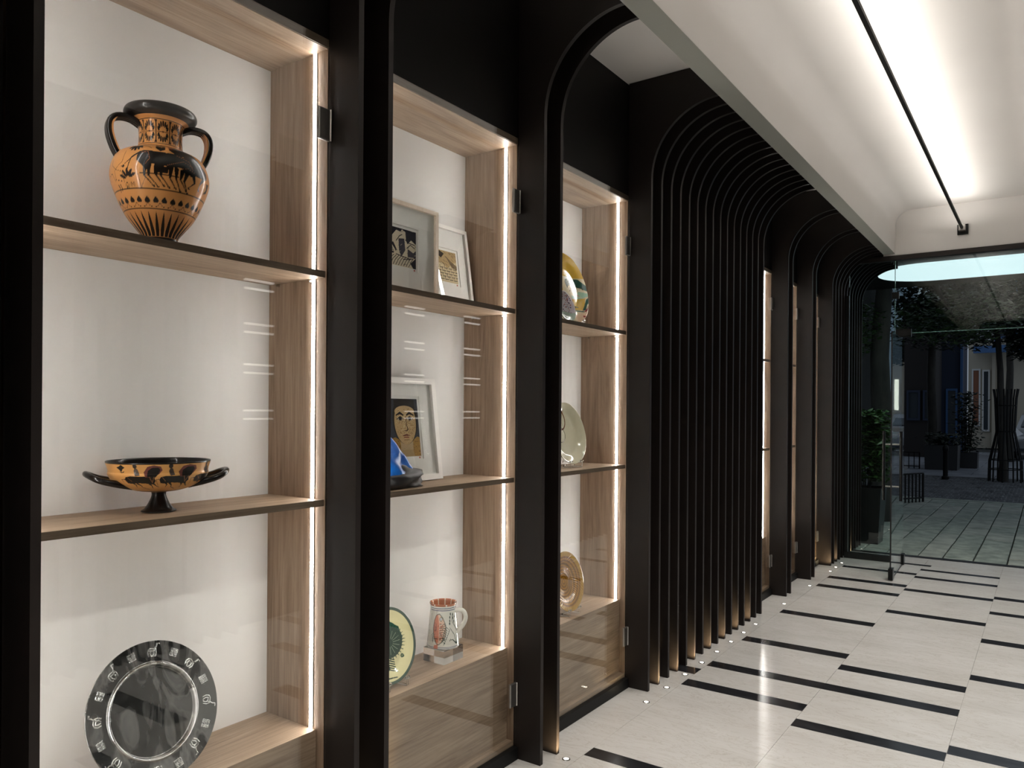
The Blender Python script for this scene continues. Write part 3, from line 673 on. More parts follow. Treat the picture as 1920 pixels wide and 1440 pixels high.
# ------------------------------------------------------------------ acrylic block, fish jug
a = Mat('clear_acrylic').set(base=(.97, .98, .98), rough=.02, trans=1.0, ior=1.49); MT['acrylic'] = a.m
tag(M().cbox(-1.969, -1.866, 2.223, 2.337, Z0+.0004, Z0+.0525, .0015).obj('acrylic_block', MT['acrylic'], origin=(-1.918, 2.28, Z0)), 'clear square acrylic block under the fish jug', 'block')
JC = (-1.918, 2.279, Z0+.0528)
jg = tag(empty('fish_jug', JC), 'white ceramic jug painted with a pink fish and green reeds', 'jug')
jp = spline([(.004, .001), (.055, .0), (.0625, .004), (.062, .015), (.0585, .05), (.0555, .085), (.0515, .125), (.0490, .148), (.0500, .158), (.0530, .167), (.0515, .1695), (.0465, .162), (.0455, .13), (.052, .04), (.03, .01), (.002, .008)], 200)
def paint_jug(c):
    g = '20392f'
    def px(x, y):
        q = max(-.97, min(.97, (x-825)*.0002585/.056)); return (math.asin(q)*.056, (760-y)*.0002585)
    def L(pts, w, col=g): c.line([px(*p) for p in pts], [v*.00026 for v in w] if isinstance(w, (list, tuple)) else w*.00026, col)
    def Pg(pts, col=g): c.poly([px(*p) for p in pts], col)
    for y in (743, 722, 165, 195): t = (760-y)*.0002585; c.band(t-.0011, t+.0011, '2b3164')
    fish = [(735, 250), (765, 240), (820, 300), (862, 400), (868, 480), (855, 570), (800, 650), (760, 685), (730, 665), (695, 570), (680, 450), (690, 340), (715, 265)]
    Pg(fish, 'e0bfa8'); Pg([(735, 250), (750, 300), (765, 400), (762, 600), (745, 685), (730, 665), (695, 570), (680, 450), (690, 340), (715, 265)], 'd98a70')
    Pg([(705, 690), (755, 680), (752, 742), (700, 742)], 'c9735c')
    for i in range(9): y = 390+28*i; L([(775, y), (820, y+6), (862-abs(y-480)*.12, y-4)], 11); L([(775, y-12), (815, y-8)], 9, 'd98a70')
    for i in range(26): x, y = random.uniform(695, 755), random.uniform(400, 640); c.ell(*px(x, y), .0008, .0008, '5a2f2a')
    L(fish+fish[:1], 9); c.ell(*px(790, 315), .0068, .0068, 'f2efe6'); c.ell(*px(790, 315), .0068, .0068, g, ring=.0018); c.ell(*px(790, 315), .0026, .0026, '2e5a9a')
    for i in range(8): L([(862-i*8, 430+28*i), (912-i*9, 470+28*i)], [9, 4])
    L([(868, 430), (920, 480), (830, 690)], 7); 
    for i in range(5): L([(688, 520+26*i), (660+6*i, 560+24*i)], 7)
    L([(700, 370), (695, 480), (715, 490), (722, 390)], 8, '7a3d34'); L([(700, 600), (745, 600)], 5)
    L([(1000, 690), (985, 560), (920, 440)], [14, 10, 6]); L([(1005, 690), (1020, 520), (960, 360), (965, 260)], [12, 9, 7, 6]); L([(1010, 690), (1035, 540), (985, 400), (980, 250)], [10, 8, 7, 6]); L([(1000, 690), (960, 625), (925, 615), (915, 635)], [16, 14, 10, 8])
    for x, y in ((940, 250), (930, 295), (925, 345), (922, 385), (975, 255), (975, 310), (985, 360), (1000, 300)): c.ell(*px(x, y), .0026, .0052, g)
    for dx in (-1,): L([(640, 250), (630, 420), (625, 560), (615, 670)], 7)
    c.fill((c.J > 110), 'a9582a'); c.fill((c.J > 132) & (c.T > .11) & (np.sin(np.radians(c.A)*11) > .86), 'd9c4a6'); c.fill((c.J > 112) & (c.J <= 122) & (np.sin(np.radians(c.A)*7) > .93), 'e6e0d2')
lathe_paint('body', JC, -.871, jp, 420, paint_jug, MT['glaze'], jg, .056, 'dcd9cf')
an = -.871+1.22; d = Vector((math.cos(an), math.sin(an), 0)); O = Vector(JC)
M().tube([O+d*r+Vector((0, 0, z)) for r, z in spline([(.049, .139), (.066, .145), (.084, .137), (.091, .115), (.082, .088), (.064, .066), (.056, .058)], 22)], .0068, 10, squash=1.3).obj('handle', plain('white_glaze', lin('dcd9cf'), .12, coat=.6), jg, smooth=60)

# ------------------------------------------------------------------ plates on stands
def stand(F, label, w=.05, d=.07):
    s = tag(empty('plate_stand', F.o-np.array((0, 0, .012))), label, 'plate stand'); z0 = float(F.o[2])-.0118
    bx, by = float(F.o[0]), float(F.o[1])
    for k in (-1, 1):
        m = M(); y = by+k*w
        m.tube([(bx+.041, y, z0+.030), (bx+.041, y, z0+.006), (bx+.037, y, z0+.004), (bx-d, y, z0+.004), (bx-d+.01, y, z0+.05)], .0038, 8)
        m.obj('side_leg', MT['acrylic'], s, smooth=50)
        M().tube([(bx+.041, y-.0085, z0+.030), (bx+.041, y+.0085, z0+.030)], .0055, 10).obj('knob', MT['acrylic'], s, smooth=50)
    M().tube([(bx-.002, by-w, z0+.0085), (bx-.002, by+w, z0+.0085)], .0032, 8).obj('cross_bar', MT['acrylic'], s, smooth=50)
def prof_dish(depth=.018, rim=.72, n=90):
    r0 = np.linspace(0, 1, n); h = np.where(r0 < rim*.8, 0, np.where(r0 < rim, depth*.6*(r0-rim*.8)/(rim*.2), depth*.6+depth*.4*(r0-rim)/(1-rim)))
    k = np.ones(9)/9; h = np.convolve(np.pad(h, 4, mode='edge'), k, 'valid')
    return list(zip(r0, h+.006))+[(1.005, depth+.004), (.99, depth), (rim, depth*.6-.001), (.6, .001), (0, .001)]
Fg = Lean((-1.868, 1.935, Z0+.0125), .2)
gp = tag(empty('green_rimmed_plate', Fg.o), 'cream round plate with dark green rim and leafy green motif', 'plate')
def paint_green(c):
    g = '2c4338'
    c.fill(c.RH > .93, '3c4f45'); c.fill(c.J > 90, '3c4f45')
    c.line([(-.03, .062), (.02, .072), (.062, .045), (.078, .012)], [.012, .022, .020, .012], '33594b')
    c.ell(.02, .005, .062, .052, g)
    for i in range(30): t = i*.21; c.line([(.02+.05*math.cos(t), .005+.042*math.sin(t)), (.02+.072*math.cos(t), .005+.060*math.sin(t))], [.006, .002], g)
    for i in range(16): t = i*.39; c.line([(.02+.016*math.cos(t), .005+.014*math.sin(t)), (.02+.05*math.cos(t), .005+.04*math.sin(t))], .0018, '8a9a80')
    c.line([(-.01, -.03), (.0, -.08)], .012, g)
    for i in range(6): c.line([(-.005, -.04-.008*i), (.03, -.055-.008*i)], .004, g)
    c.ell(.07, -.05, .007, .007, g); c.ell(.07, -.05, .003, .003, '6b7b52'); c.line([(-.02, -.108), (.02, -.112)], .004, g)
plate('x', 'dish', Fg, .13, prof_dish(.02, .8), 360, paint_green, MT['glaze'], gp, 'd9d1a2')
stand(Fg, 'clear acrylic easel holding the green-rimmed plate', .045)
Fy = Lean((-1.905, 3.205, Z1+.0125), .2)
yp = tag(empty('yellow_plate', Fy.o), 'large plate painted with yellow, green and red abstract patches', 'plate')
def paint_yellow(c):
    def q(x, y): return ((x-206)/1.08*.00066-.030, (700-y)*.00026)
    def Pg(p, col): c.poly([q(*k) for k in p], col)
    c.fill(c.T > .066, 'c9a23c'); Pg([(-600, 560), (206, 560), (206, 900), (-600, 1100)], 'c9a23c')
    Pg([(255, 560), (270, 500), (330, 465), (440, 465), (640, 700), (560, 700), (430, 620), (370, 600), (300, 620), (285, 680)], '274a42')
    Pg([(300, 640), (360, 605), (430, 630), (560, 700), (560, 760), (420, 700), (400, 740), (320, 740)], 'e2d6ba')
    for i in range(34): c.ell(*q(random.uniform(305, 520), random.uniform(620, 735)), .0022, .0016, '6b3a2a')
    Pg([(440, 700), (580, 740), (560, 780), (480, 820), (420, 800)], '9dbfa8'); Pg([(330, 800), (420, 810), (500, 830), (330, 870)], '9dbfa8'); Pg([(380, 760), (410, 745), (450, 790), (385, 800)], 'b98a86')
    Pg([(300, 960), (330, 880), (420, 850), (500, 835), (480, 950), (440, 1090), (310, 1085)], 'caa23a')
    Pg([(570, 770), (640, 800), (600, 870), (510, 950), (470, 1080), (430, 1090), (470, 980), (510, 850)], '2c5240'); Pg([(610, 870), (660, 960), (540, 1000), (470, 1110), (440, 1120), (500, 1030), (540, 920)], '8d2e34')
    Pg([(660, 970), (660, 1400), (300, 1400), (300, 1200), (460, 1130), (540, 1010)], 'e0bfa0'); c.line([q(290, 1000), q(390, 1030)], .006, '2a221e'); c.line([q(300, 1105), q(440, 1115)], .006, '2c5240')
    c.ell(*q(430, 1215), .014, .006, '8d3a30'); Pg([(-200, 950), (100, 900), (250, 1000), (200, 1200), (-200, 1300)], '8fb0a0')
plate('x', 'dish', Fy, .175, prof_dish(.022, .78), 420, paint_yellow, MT['glaze'], yp, 'd8c9a6', egg=.05)
stand(Fy, 'clear acrylic easel holding the yellow patchwork plate', .06)
Fd = Lean((-1.838, 3.055, Z1+.0015), .25)
dp = tag(empty('dotted_dish', Fd.o), 'small pale lilac dotted oval dish in front of the yellow plate', 'dish')
def paint_dots(c):
    for i in range(90):
        t = random.random()*2*PI; r0 = .06*math.sqrt(random.random()); c.ell(r0*math.cos(t), r0*math.sin(t)+.01, .003, .003, random.choice(('8a4a52', '5a4a60', 'a05a50')))
    c.fill(c.RH > .92, 'e9e4e2'); c.poly([(-.08, -.08), (.08, -.08), (.08, -.03), (-.08, -.02)], 'a9bcae')
plate('x', 'dish', Fd, .075, prof_dish(.014, .8, 60), 240, paint_dots, MT['glaze'], dp, 'c9c0c8', egg=.12)
Fb = Lean((-1.895, 3.185, Z2+.0125), .2)
bp = tag(empty('beige_plate', Fb.o), 'beige glazed plate with brown looping outlines on a clear stand', 'plate')
def paint_beige(c):
    c.ell(-.028, .068, .046, .050, '6b3a1c', ring=.007); c.ell(-.045, -.004, .042, .038, '4a3a2a', ring=.003)
    c.line([(-.04, .09), (-.01, .04)], .003, 'b6a888')
plate('x', 'dish', Fb, .15, prof_dish(.026, .85), 360, paint_beige, MT['glaze'], bp, 'cbc5ab', egg=.04)
stand(Fb, 'clear acrylic easel holding the beige plate', .05)
Fa = Lean((-1.87, 3.135, Z0+.0125), .2)
apl = tag(empty('amber_plate', Fa.o), 'amber-brown glass plate with glittering textured rings', 'plate')
def paint_amber(c):
    n = np.sin(c.RH*60)*.5+.5
    c.C[:] = np.array(lin('9a6a22'))*(.55+.6*n[..., None]); c.fill((c.RH > .86), 'a87f2e')
    c.N[:] += .0012*np.sin(c.PH*54+c.RH*40)*((c.RH > .3) & (c.RH < .97)*(c.J < 90))
a = painted('amber_glass', .14, coat=.8, spec=.8)
plate('x', 'dish', Fa, .14, prof_dish(.026, .7), 360, paint_amber, a, apl, '9a6a22')
stand(Fa, 'clear acrylic easel holding the amber glass plate', .045)

# ================================================================== GLASS ENTRANCE
MT['glass_edge'] = plain('glass_edge', (.16, .30, .27), .12, spec=.6); MT['patch'] = plain('patch_fitting', (.03, .03, .03), .3, metal=.8)
MT['rail'] = plain('dark_rail', (.012, .012, .012), .35)
win = tag(empty('window_1', (-.5, GY, 0)), kind='structure')
M().box(-1.62, .75, GY-.035, GY+.035, 2.850, 2.894).obj('header', MT['bronze'], win)
M().box(-1.632, -1.20, GY-.03, GY+.03, .0005, .058).obj('bottom_rail', MT['rail'], win)
M().box(-1.632, -1.602, GY-.02, GY+.02, .0585, 2.55).obj('side_rail', MT['rail'], win)
M().box(-1.601, -1.203, GY-.005, GY+.005, .0588, 2.8495).obj('side_pane', MT['glass_green'], win)
M().box(-1.197, .75, GY-.005, GY+.005, 2.165, 2.8495).obj('transom_pane', MT['glass_green'], win)
M().box(-1.2025, -1.1975, GY-.006, GY+.006, 2.165, 2.8495).obj('pane_joint', MT['glass_edge'], win)
M().box(-1.06, .75, GY-.0055, GY+.0055, 2.158, 2.1645).obj('pane_edge', MT['glass_edge'], win)
M().box(-1.225, -1.165, GY-.016, GY+.016, 2.49, 2.55).obj('patch_fitting', MT['patch'], win)
M().box(-1.19, -1.06, GY-.016, GY+.016, 2.125, 2.20).obj('patch_fitting', MT['patch'], win)
M().box(-1.197, -.885, GY-.028, GY+.028, .0003, .004).obj('threshold', MT['rail'], win)
dr = tag(empty('door_1', (-1.118, GY, 0)), kind='structure')
tx = -.0327                                   # leaf stands open, slightly past square
def dp_(s, n, z): return (-1.118+s*.0327+n, GY-.03-s*.88, z)     # along leaf, across, up
def dbox(s0, s1, n0, n1, z0, z1):
    m = M(); P = [dp_(s, n, z) for z in (z0, z1) for s, n in ((s0, n0), (s1, n0), (s1, n1), (s0, n1))]
    return m.add(P, [(0, 1, 2, 3), (7, 6, 5, 4), (4, 5, 1, 0), (5, 6, 2, 1), (6, 7, 3, 2), (7, 4, 0, 3)])
dbox(0, 1, -.005, .005, .012, 2.095).obj('leaf_pane', MT['glass_green'], dr)
dbox(1.0005, 1.004, -.0055, .0055, .012, 2.095).obj('leaf_edge', MT['rail'], dr)
dbox(.90, 1.006, -.018, .018, .008, .10).obj('patch_fitting', MT['patch'], dr)
dbox(-.03, .08, -.018, .018, .006, .10).obj('patch_fitting', MT['patch'], dr)
dbox(.08, .90, -.007, .007, .004, .0118).obj('bottom_seal', MT['rail'], dr)
for n in (-.066, .066):
    h = M().tube([dp_(.915, n, .668), dp_(.915, n, 1.255)], .0125, 12).obj('handle', MT['patch'], dr, smooth=50)
    for z in (.787, 1.144): M().tube([dp_(.915, n*.80, z), dp_(.915, n*.085, z)], .007, 8).obj('handle_post', MT['gunmetal'], h, smooth=50)

# ================================================================== STREET
MT['stone'] = mottled('grey_green_paver', (.15, .18, .15), (.34, .37, .315), 7, rough=.75, bump=.4); MT['stone2'] = mottled('worn_paver', (.19, .21, .18), (.40, .415, .355), 5, rough=.7, bump=.4)
MT['mortar'] = plain('dark_mortar', (.02, .021, .02), .95)
MT['cobble'] = mottled('dark_cobble', (.035, .038, .043), (.13, .137, .145), 3, rough=.5)
MT['bark'] = mottled('grey_bark', (.020, .018, .015), (.05, .046, .038), 9, rough=.9, bump=.8, mapping=(1, 1, .3))
MT['leaf'] = mottled('tree_leaf', (.012, .030, .008), (.035, .075, .018), 14, rough=.5); MT['leaf2'] = mottled('pot_leaf', (.012, .045, .008), (.04, .11, .022), 30, rough=.45); MT['leafdark'] = mottled('dark_leaf', (.008, .014, .008), (.022, .034, .016), 14, rough=.55)
pv = tag(empty('street_paving', (-1, 12, -.05)), 'grey-green stone pavement with long joints outside the entrance', kind='structure')
M().box(-6.5, 3, 8.42, 40, -.16, -.052).obj('bed', MT['mortar'], pv)
M().box(-2.2, .9, 8.42, 8.53, -.05, -.0005).obj('sill_strip', MT['rail'], pv)
x = -3.6; k = 0
while x < 1.4:
    wdt = .25+.04*math.sin(k*2.3); y = 8.55+(k % 3)*-.3
    while y < 14.4:
        L = .55+.5*random.random(); a0 = max(y, 8.545); b0 = min(y+L, 14.45)
        if b0-a0 > .06:
            dz = random.uniform(-.004, .004)
            M().cbox(x+.006, x+wdt-.006, a0+.006, b0-.006, -.0515, -.008+dz, .006).obj('paving_stone', MT['stone' if random.random() < .6 else 'stone2'], pv)
        y += L
    x += wdt; k += 1
M().cbox(-4.5, 2, 14.46, 14.66, -.0515, -.004, .01).obj('kerb_stone', MT['stone'], pv)
cb = M()
for i in range(46):
    y = 14.70+i*.112
    for j in range(34): 
        x = -4.0+j*.118+(i % 2)*.059; h = random.uniform(-.022, -.006); cb.cbox(x+.006, x+.110, y+.006, y+.104, -.0515, h, .018)
tag(cb.obj('cobblestones', MT['cobble'], pv), kind='stuff')
M().cbox(-5.5, 2, 19.86, 20.05, -.0515, .0, .01).obj('kerb_stone', MT['cobble'], pv)
MT['farpave'] = mottled('far_paving', (.16, .175, .20), (.30, .315, .35), 1.5, rough=.45)
k = 0; y = 20.06
while y < 33:
    x = -6.0+(k % 2)*.5
    while x < 1.0:
        M().box(x+.008, x+.992, y+.008, y+.792, -.0515, -.006).obj('paving_slab', MT['farpave'], pv); x += 1.0
    y += .8; k += 1
# entrance canopy with a luminous rounded panel
cn = tag(empty('entrance_canopy', (-.6, 9.9, 3.0)), 'dark flat entrance canopy with a glowing white rounded ceiling panel', 'canopy')
M().box(-2.0, .9, 8.85, 10.95, 3.03, 3.20).obj('soffit', MT['wallblack'], cn)
tag(M().box(-1.774, .9, GY+.165, 8.845, 3.08, 3.20).obj('trim_3', MT['wallblack'], origin=(-.5, 8.5, 3.08)), kind='structure')
cx, cyy, hx, hy, rr_ = .45, 9.82, 2.10, .555, .555
pl = [(cx+sx*(hx-rr_)+rr_*math.cos(t), cyy+rr_*math.sin(t)) for sx, t0 in ((1, -PI/2), (-1, PI/2)) for t in [t0+PI*i/20 for i in range(21)]]
pl = [(min(x, .88), y) for x, y in pl]
M().prism(pl, 'z', 3.0, 3.0295).obj('light_panel', emit('canopy_light', (.80, .95, 1.0), LIGHTBOX), cn)

# ---- plants
def leaves(n, fn, size, seed, droop=.3):
    rg = random.Random(seed); m = M()
    for i in range(n):
        p = Vector(fn(rg)); s = size*rg.uniform(.6, 1.3); a0 = rg.uniform(0, 2*PI); t = Vector((math.cos(a0), math.sin(a0), rg.uniform(-droop-.4, .4))).normalized()
        b = t.cross(Vector((rg.uniform(-.5, .5), rg.uniform(-.5, .5), 1))).normalized()*s*.28; nrm = t.cross(b).normalized()*s*.08
        m.add([p, p+t*s*.45+b+nrm, p+t*s, p+t*s*.45-b+nrm], [(0, 1, 2), (0, 2, 3)])
    return m
def tree(label, base, h, r, crown, mats, seed, lean=(0, 0), n=2600, size=.16, name='street_tree', group=None, forks=5):
    rg = random.Random(seed); b = Vector(base); t = tag(empty(name, base), label, 'tree', group)
    cpts = crown
    tr_ = M(); top = b+Vector((lean[0], lean[1], h)); pth = [b.lerp(top, i/9)+Vector((math.sin(i*1.3+seed)*r*.22, math.cos(i*1.7+seed)*r*.22, 0))*(i > 0) for i in range(10)]
    tr_.tube(pth, [r*(1.35 if i == 0 else 1.1-.05*i) for i in range(10)], 12)
    tr_.obj('trunk', mats[0], t, smooth=60)
    for c_, rad in crown[:forks]:
        c_ = Vector(c_); mid = top.lerp(c_, .5)+Vector((0, 0, .2)); M().tube([top-Vector((0, 0, .15)), mid, c_], [r*.55, r*.35, r*.12], 8).obj('branch', mats[0], t, smooth=60)
    def fn(g):
        c_, rad = g.choice(cpts); v = Vector((g.gauss(0, 1), g.gauss(0, 1), g.gauss(0, 1))).normalized()*(g.random()**.45); return (c_[0]+v.x*rad[0], c_[1]+v.y*rad[1], c_[2]+v.z*rad[2])
    tag(leaves(n, fn, size, seed+3).obj('crown', mats[1], t), kind='stuff'); return t
pt = tag(empty('potted_shrub', (-1.655, 9.16, -.006)), 'bushy green shrub in a tall black tapered pot by the entrance fins', 'potted plant')
def frust(c, z0, z1, a0, a1, mt, name, par):
    v = [(c[0]+sx*a, c[1]+sy*a, z) for z, a in ((z0, a0), (z1, a1)) for sx, sy in ((-1, -1), (1, -1), (1, 1), (-1, 1))]
    ti = a1-.018; v += [(c[0]+sx*ti, c[1]+sy*ti, z) for z in (z1, z1-.05) for sx, sy in ((-1, -1), (1, -1), (1, 1), (-1, 1))]
    f = [(3, 2, 1, 0)]+[(i, (i+1) % 4, 4+(i+1) % 4, 4+i) for i in range(4)]+[(4+i, 4+(i+1) % 4, 8+(i+1) % 4, 8+i) for i in range(4)]+[(8+i, 8+(i+1) % 4, 12+(i+1) % 4, 12+i) for i in range(4)]+[(12, 13, 14, 15)]
    return M().add(v, f).obj(name, mt, par)
frust((-1.655, 9.16), -.004, .60, .150, .185, plain('black_pot', (.012, .013, .014), .35), 'pot', pt)
st = M(); rg = random.Random(4)
for i in range(7): a0 = i*.9; st.tube([(-1.655+.03*math.cos(a0), 9.16+.03*math.sin(a0), .53), (-1.66+.12*math.cos(a0), 9.16+.12*math.sin(a0), .95), (-1.64+.17*math.cos(a0+.4), 9.16+.17*math.sin(a0+.4), 1.30)], [.008, .006, .003], 6)
st.obj('stems', MT['bark'], pt)
tag(leaves(1500, lambda g: (max(-1.70, -1.58+g.gauss(0, .08)), max(8.99, 9.16+g.gauss(0, .10)), .66+.78*g.random()**.75), .085, 5).obj('foliage', MT['leaf2'], pt), kind='stuff')
bark, lf, ld = MT['bark'], MT['leaf'], MT['leafdark']
tree('thick grey tree trunk standing just outside the entrance', (-1.83, 11.15, -.008), 3.9, .135, [((-2.3, 10.9, 2.55), (.55, .5, .45)), ((-1.0, 11.9, 4.3), (1.1, .9, .6)), ((-2.4, 11.6, 4.2), (1.0, .9, .8)), ((-1.1, 12.3, 2.75), (.8, .5, .4))], (bark, lf), 11, n=5200, size=.10)
tree('slim dark street tree rising behind the low iron railing', (-2.66, 24.0, -.006), 5.6, .12, [((-2.6, 23.6, 5.2), (1.3, 1.0, 1.2)), ((-1.7, 23.2, 5.3), (1.1, .9, 1.0)), ((-3.0, 23.8, 4.2), (.9, .8, 1.0)), ((-2.2, 23.3, 3.9), (.7, .7, .8))], (bark, ld), 12, n=6200, size=.17)
tree('slender young tree growing inside the black iron tree guard', (-.80, 19.3, -.03), 3.6, .075, [((-.9, 19.2, 4.0), (1.1, .9, .8)), ((-.25, 19.4, 3.6), (.8, .8, .7)), ((-1.3, 19.6, 3.5), (.7, .7, .7)), ((-.3, 19.0, 2.9), (.5, .5, .4))], (bark, ld), 13, lean=(-.12, .1), n=6500, size=.13)
tree('tall dark leafy tree behind the planter box', (-1.0, 27.5, -.006), 5.0, .11, [((-1.0, 27.2, 5.6), (1.5, 1.0, 1.3)), ((-.3, 27.4, 4.9), (1.2, .9, 1.1)), ((-1.9, 27.5, 5.0), (1.0, .8, 1.0))], (bark, ld), 14, n=3800, size=.2)
# tree guard
tg = tag(empty('tree_guard', (-.76, 19.3, -.03)), 'black iron tree guard of flared vertical bars around the young tree', 'tree guard')
for i in range(10):
    a0 = 2*PI*i/10+.2; ca, sa = math.cos(a0), math.sin(a0)
    M().tube([(-.76+r*ca, 19.3+r*sa, z) for r, z in ((.31, -.03), (.30, .42), (.22, .80), (.17, 1.05), (.20, 1.75), (.23, 1.95))], .016, 6).obj('bar', MT['black'], tg)
for r, z in ((.31, .25), (.30, .45), (.17, 1.05), (.19, 1.60)):
    M().tube([(-.76+r*math.cos(2*PI*i/20), 19.3+r*math.sin(2*PI*i/20), z) for i in range(20)], .011, 6, closed=True).obj('hoop', MT['black'], tg)
# planter boxes
MT['planter'] = plain('dark_planter', (.02, .02, .021), .5)
def planter(label, c, w, h, n, seed, tall):
    p = tag(empty('planter_box', (c[0], c[1], -.006)), label, 'planter')
    frust(c, -.004, h, w, w*1.04, MT['planter'], 'box', p)
    M().box(c[0]-w*.93, c[0]+w*.93, c[1]-w*.93, c[1]+w*.93, h-.049, h-.03).obj('soil', MT['mortar'], p)
    tag(leaves(n, lambda g: (c[0]+g.gauss(0, w*.55), c[1]+g.gauss(0, w*.55), h+.05+tall*g.random()), .13, seed).obj('foliage', ld, p), kind='stuff')
    s_ = M()
    for i in range(4): s_.tube([(c[0]+.05*i-.08, c[1], h-.04), (c[0]+.09*i-.13, c[1]+.03, h+tall*.6)], .014, 6)
    s_.obj('stems', bark, p)
planter('square dark planter with a tall dark bush on the far pavement', (-1.80, 23.6), .26, .40, 900, 21, 1.55)
planter('low wide dark planter beside the slim tree', (-2.25, 22.5), .36, .62, 260, 22, .25)
# railings
def railing(label, p0, p1, h, n):
    a0, b0 = Vector(p0), Vector(p1); r = tag(empty('iron_railing', p0), label, 'railing')
    for z in (h, h*.15): M().tube([a0+Vector((0, 0, z)), b0+Vector((0, 0, z))], .014, 6).obj('rail', MT['black'], r)
    for i in range(n+1): q = a0.lerp(b0, i/n); M().tube([q, q+Vector((0, 0, h))], .012 if 0 < i < n else .018, 6).obj('baluster', MT['black'], r)
railing('low black iron railing across the far pavement', (-3.5, 22.4, -.006), (-2.75, 22.3, -.006), .42, 6)
railing('low black iron railing beside the thick tree trunk', (-1.95, 13.4, -.008), (-1.66, 13.9, -.008), .46, 7)
bo = tag(empty('bollard', (-1.86, 19.2, -.02)), 'short dark round bollard at the cobbles edge', 'bollard')
M().lathe([(0, 0), (.075, 0), (.075, .06), (.05, .08), (.048, .62), (.06, .64), (.06, .70), (.035, .75), (0, .76)], (-1.86, 19.2, -.02), 16).obj('post', MT['black'], bo, smooth=40)
# ---- buildings
MT['bluewall'] = plain('pale_blue_wall', (.42, .50, .58), .8); MT['cream'] = plain('cream_wall', (.50, .45, .36), .8); MT['brick'] = plain('brown_door', (.26, .10, .05), .6); MT['bluepaint'] = plain('blue_paint', (.05, .13, .30), .5); MT['darkbrown'] = plain('dark_brown_wall', (.018, .014, .013), .8); MT['navy'] = plain('navy_wall', (.02, .03, .06), .7); MT['whiteframe'] = plain('white_paint', (.7, .7, .68), .6); MT['winglass'] = plain('window_glass', (.05, .06, .07), .1, spec=.8); MT['shutter'] = plain('pale_shutter', (.42, .46, .48), .7)
def building(label, x0, x1, y, h, mt, wins=(), extra=(), depth=1.6):
    b = tag(empty('building', ((x0+x1)/2, y, -.006)), label, 'building')
    M().box(x0, x1, y, y+depth, -.006, h).obj('wall', mt, b)
    for (a0, a1, z0, z1, m1, m2) in wins:
        f = M()
        for q in ((a0, a1, z0, z0+.07), (a0, a1, z1-.07, z1), (a0, a0+.06, z0+.0701, z1-.0701), (a1-.06, a1, z0+.0701, z1-.0701)): f.box(q[0], q[1], y-.08, y-.001, q[2], q[3])
        fo = f.obj('window', m1, b); M().box(a0+.06, a1-.06, y-.03, y-.002, z0+.07, z1-.07).obj('pane', m2, fo)
    for nm, x_0, x_1, ya, yb, z0, z1, m1 in extra: M().box(x_0, x_1, ya, yb, z0, z1).obj(nm, m1, b)
    return b
shopsign = emit('lit_shop_window', (1, .97, .85), 3.0)
building('pale blue-grey building front with a bright lit shop window', -8.2, -4.75, 36, 9, MT['bluewall'], [(-5.45, -5.16, 1.5, 2.95, MT['whiteframe'], shopsign), (-5.12, -4.82, 2.2, 2.7, MT['darkbrown'], MT['shutter'])],
         [('shop_base', -8.0, -4.76, 35.9, 35.999, 0, .9, MT['navy']), ('sign_board', -5.12, -4.80, 35.9, 35.999, 1.2, 1.8, MT['bluepaint']), ('red_board', -5.42, -5.18, 35.85, 35.899, .55, .9, MT['brick'])])
building('dark brown building front behind the slim tree', -4.05, -3.05, 28.5, 5.2, MT['darkbrown'], [(-3.9, -3.5, 1.2, 2.2, MT['navy'], MT['winglass']), (-3.42, -3.15, 1.2, 2.2, MT['navy'], MT['winglass'])])
building('navy shopfront with a light blue corner column', -4.2, -2.44, 30.5, 4.6, MT['navy'], [(-2.95, -2.6, .6, 2.3, MT['bluepaint'], MT['winglass'])], [('corner_column', -2.52, -2.44, 30.4, 30.499, 0, 4.6, MT['bluepaint'])])
building('cream building with a brown door, white window frames and blue balcony beams', -2.85, 2.2, 38, 10, MT['cream'],
         [(-2.72, -2.40, .9, 3.35, MT['whiteframe'], MT['brick']), (-2.34, -2.06, .7, 3.3, MT['whiteframe'], MT['winglass']), (-2.85, -1.95, 4.55, 7.0, MT['whiteframe'], MT['shutter']), (-1.75, -1.1, 4.6, 7.0, MT['bluepaint'], MT['winglass']), (-.95, -.2, 6.4, 8.4, MT['whiteframe'], MT['shutter']), (-1.1, -.2, 4.4, 5.9, MT['whiteframe'], MT['shutter'])],
         [('balcony_beam', -2.6, 1.6, 36.9, 37.1, 3.95, 4.25, MT['bluepaint']), ('balcony_post', -1.86, -1.72, 36.9, 37.1, 4.26, 7.2, MT['bluepaint']), ('balcony_post', -.5, -.36, 36.9, 37.1, 4.26, 7.2, MT['bluepaint']), ('balcony_floor', -2.6, 1.6, 37.1, 37.999, 4.05, 4.2, MT['shutter']),
          ('drain_pipe', -1.98, -1.86, 37.8, 37.99, 0, 3.9, MT['cream']), ('yellow_sign', -1.62, -1.46, 37.7, 37.9, .9, 2.2, plain('yellow', (.45, .38, .04), .6))])
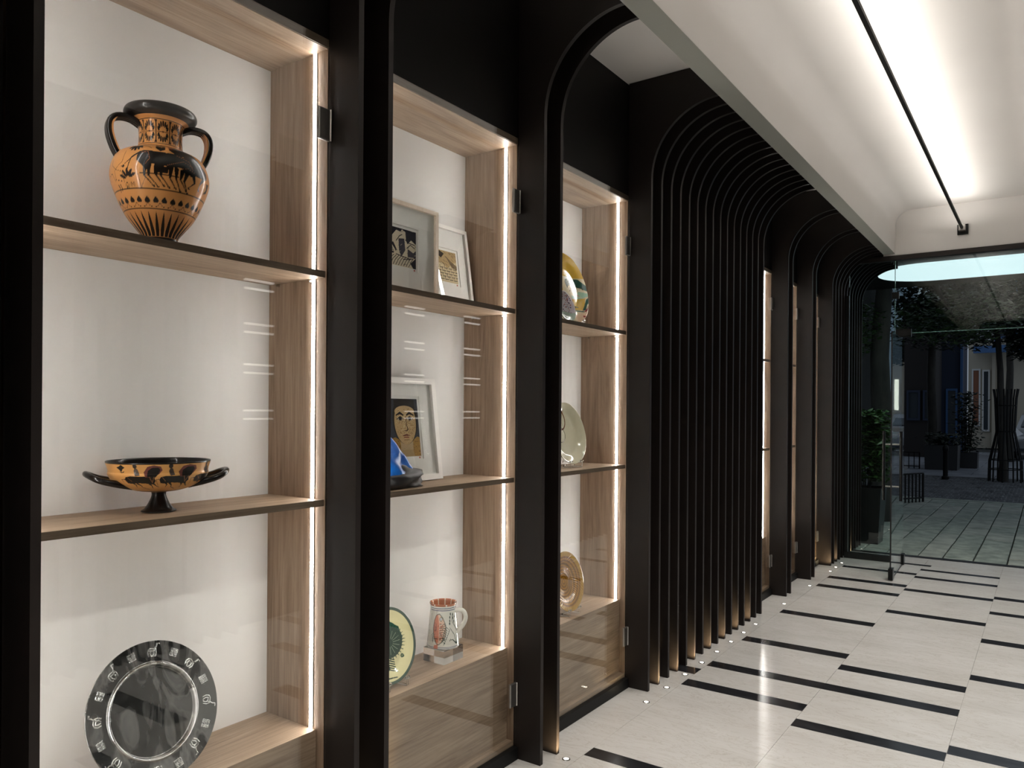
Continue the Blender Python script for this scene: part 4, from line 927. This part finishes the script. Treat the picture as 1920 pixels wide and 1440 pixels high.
building('plain dark house wall along the near side of the street', -6.2, -4.15, 9.6, 7, MT['darkbrown'], depth=15)
# parked car
car = tag(empty('parked_car', (-.05, 31.0, -.006)), 'silver-grey parked car at the end of the street', 'car')
MT['carpaint'] = plain('car_silver', (.30, .31, .32), .25, metal=.7, coat=.6)
secs = [(-2.1, .86, .35, .62, .45), (-1.95, .90, .25, .80, .62), (-1.1, .92, .22, .98, .84), (-.6, .92, .22, 1.40, .70), (.5, .92, .22, 1.48, .68), (1.3, .92, .22, 1.30, .70), (1.9, .90, .25, .98, .80), (2.1, .86, .35, .90, .7)]
V = []; F_ = []
for (y, w2, z0, z1, wt) in secs:
    zs = z0+(min(z1, .92)-z0)*.75
    V += [(-.05+sx*ww, 31.0+y, zz) for sx, ww, zz in ((-1, w2*.95, z0), (-1, w2, zs), (-1, wt, z1), (1, wt, z1), (1, w2, zs), (1, w2*.95, z0))]
for i in range(len(secs)-1):
    for j in range(6): F_.append((i*6+j, i*6+(j+1) % 6, (i+1)*6+(j+1) % 6, (i+1)*6+j))
F_ += [tuple(range(5, -1, -1)), tuple(len(V)-6+j for j in range(6))]
M().add(V, F_).obj('body', MT['carpaint'], car, smooth=35)
M().add([(-.05-.72, 29.93, 1.03), (-.05+.72, 29.93, 1.03), (-.05+.60, 30.39, 1.38), (-.05-.60, 30.39, 1.38)], [(0, 1, 2, 3)]).obj('windscreen', MT['winglass'], car)
for sx in (-1, 1):
    M().cbox(-.05+sx*.62-.16, -.05+sx*.62+.16, 28.94, 29.02, .58, .72, .02).obj('headlamp', MT['whiteframe'], car)
    for yy in (-1.3, 1.35):
        wv = M().lathe([(.0, -.09), (.22, -.09), (.31, -.07), (.32, 0), (.31, .07), (.22, .09), (0, .09)], n=20); wv.v = [(-.05+sx*.86+z, 31+yy+x, .32+y) for x, y, z in wv.v]
        wv.obj('wheel', MT['black'], car, smooth=40)
M().box(-.30, .20, 28.86, 28.90, .45, .56).obj('number_plate', MT['whiteframe'], car)
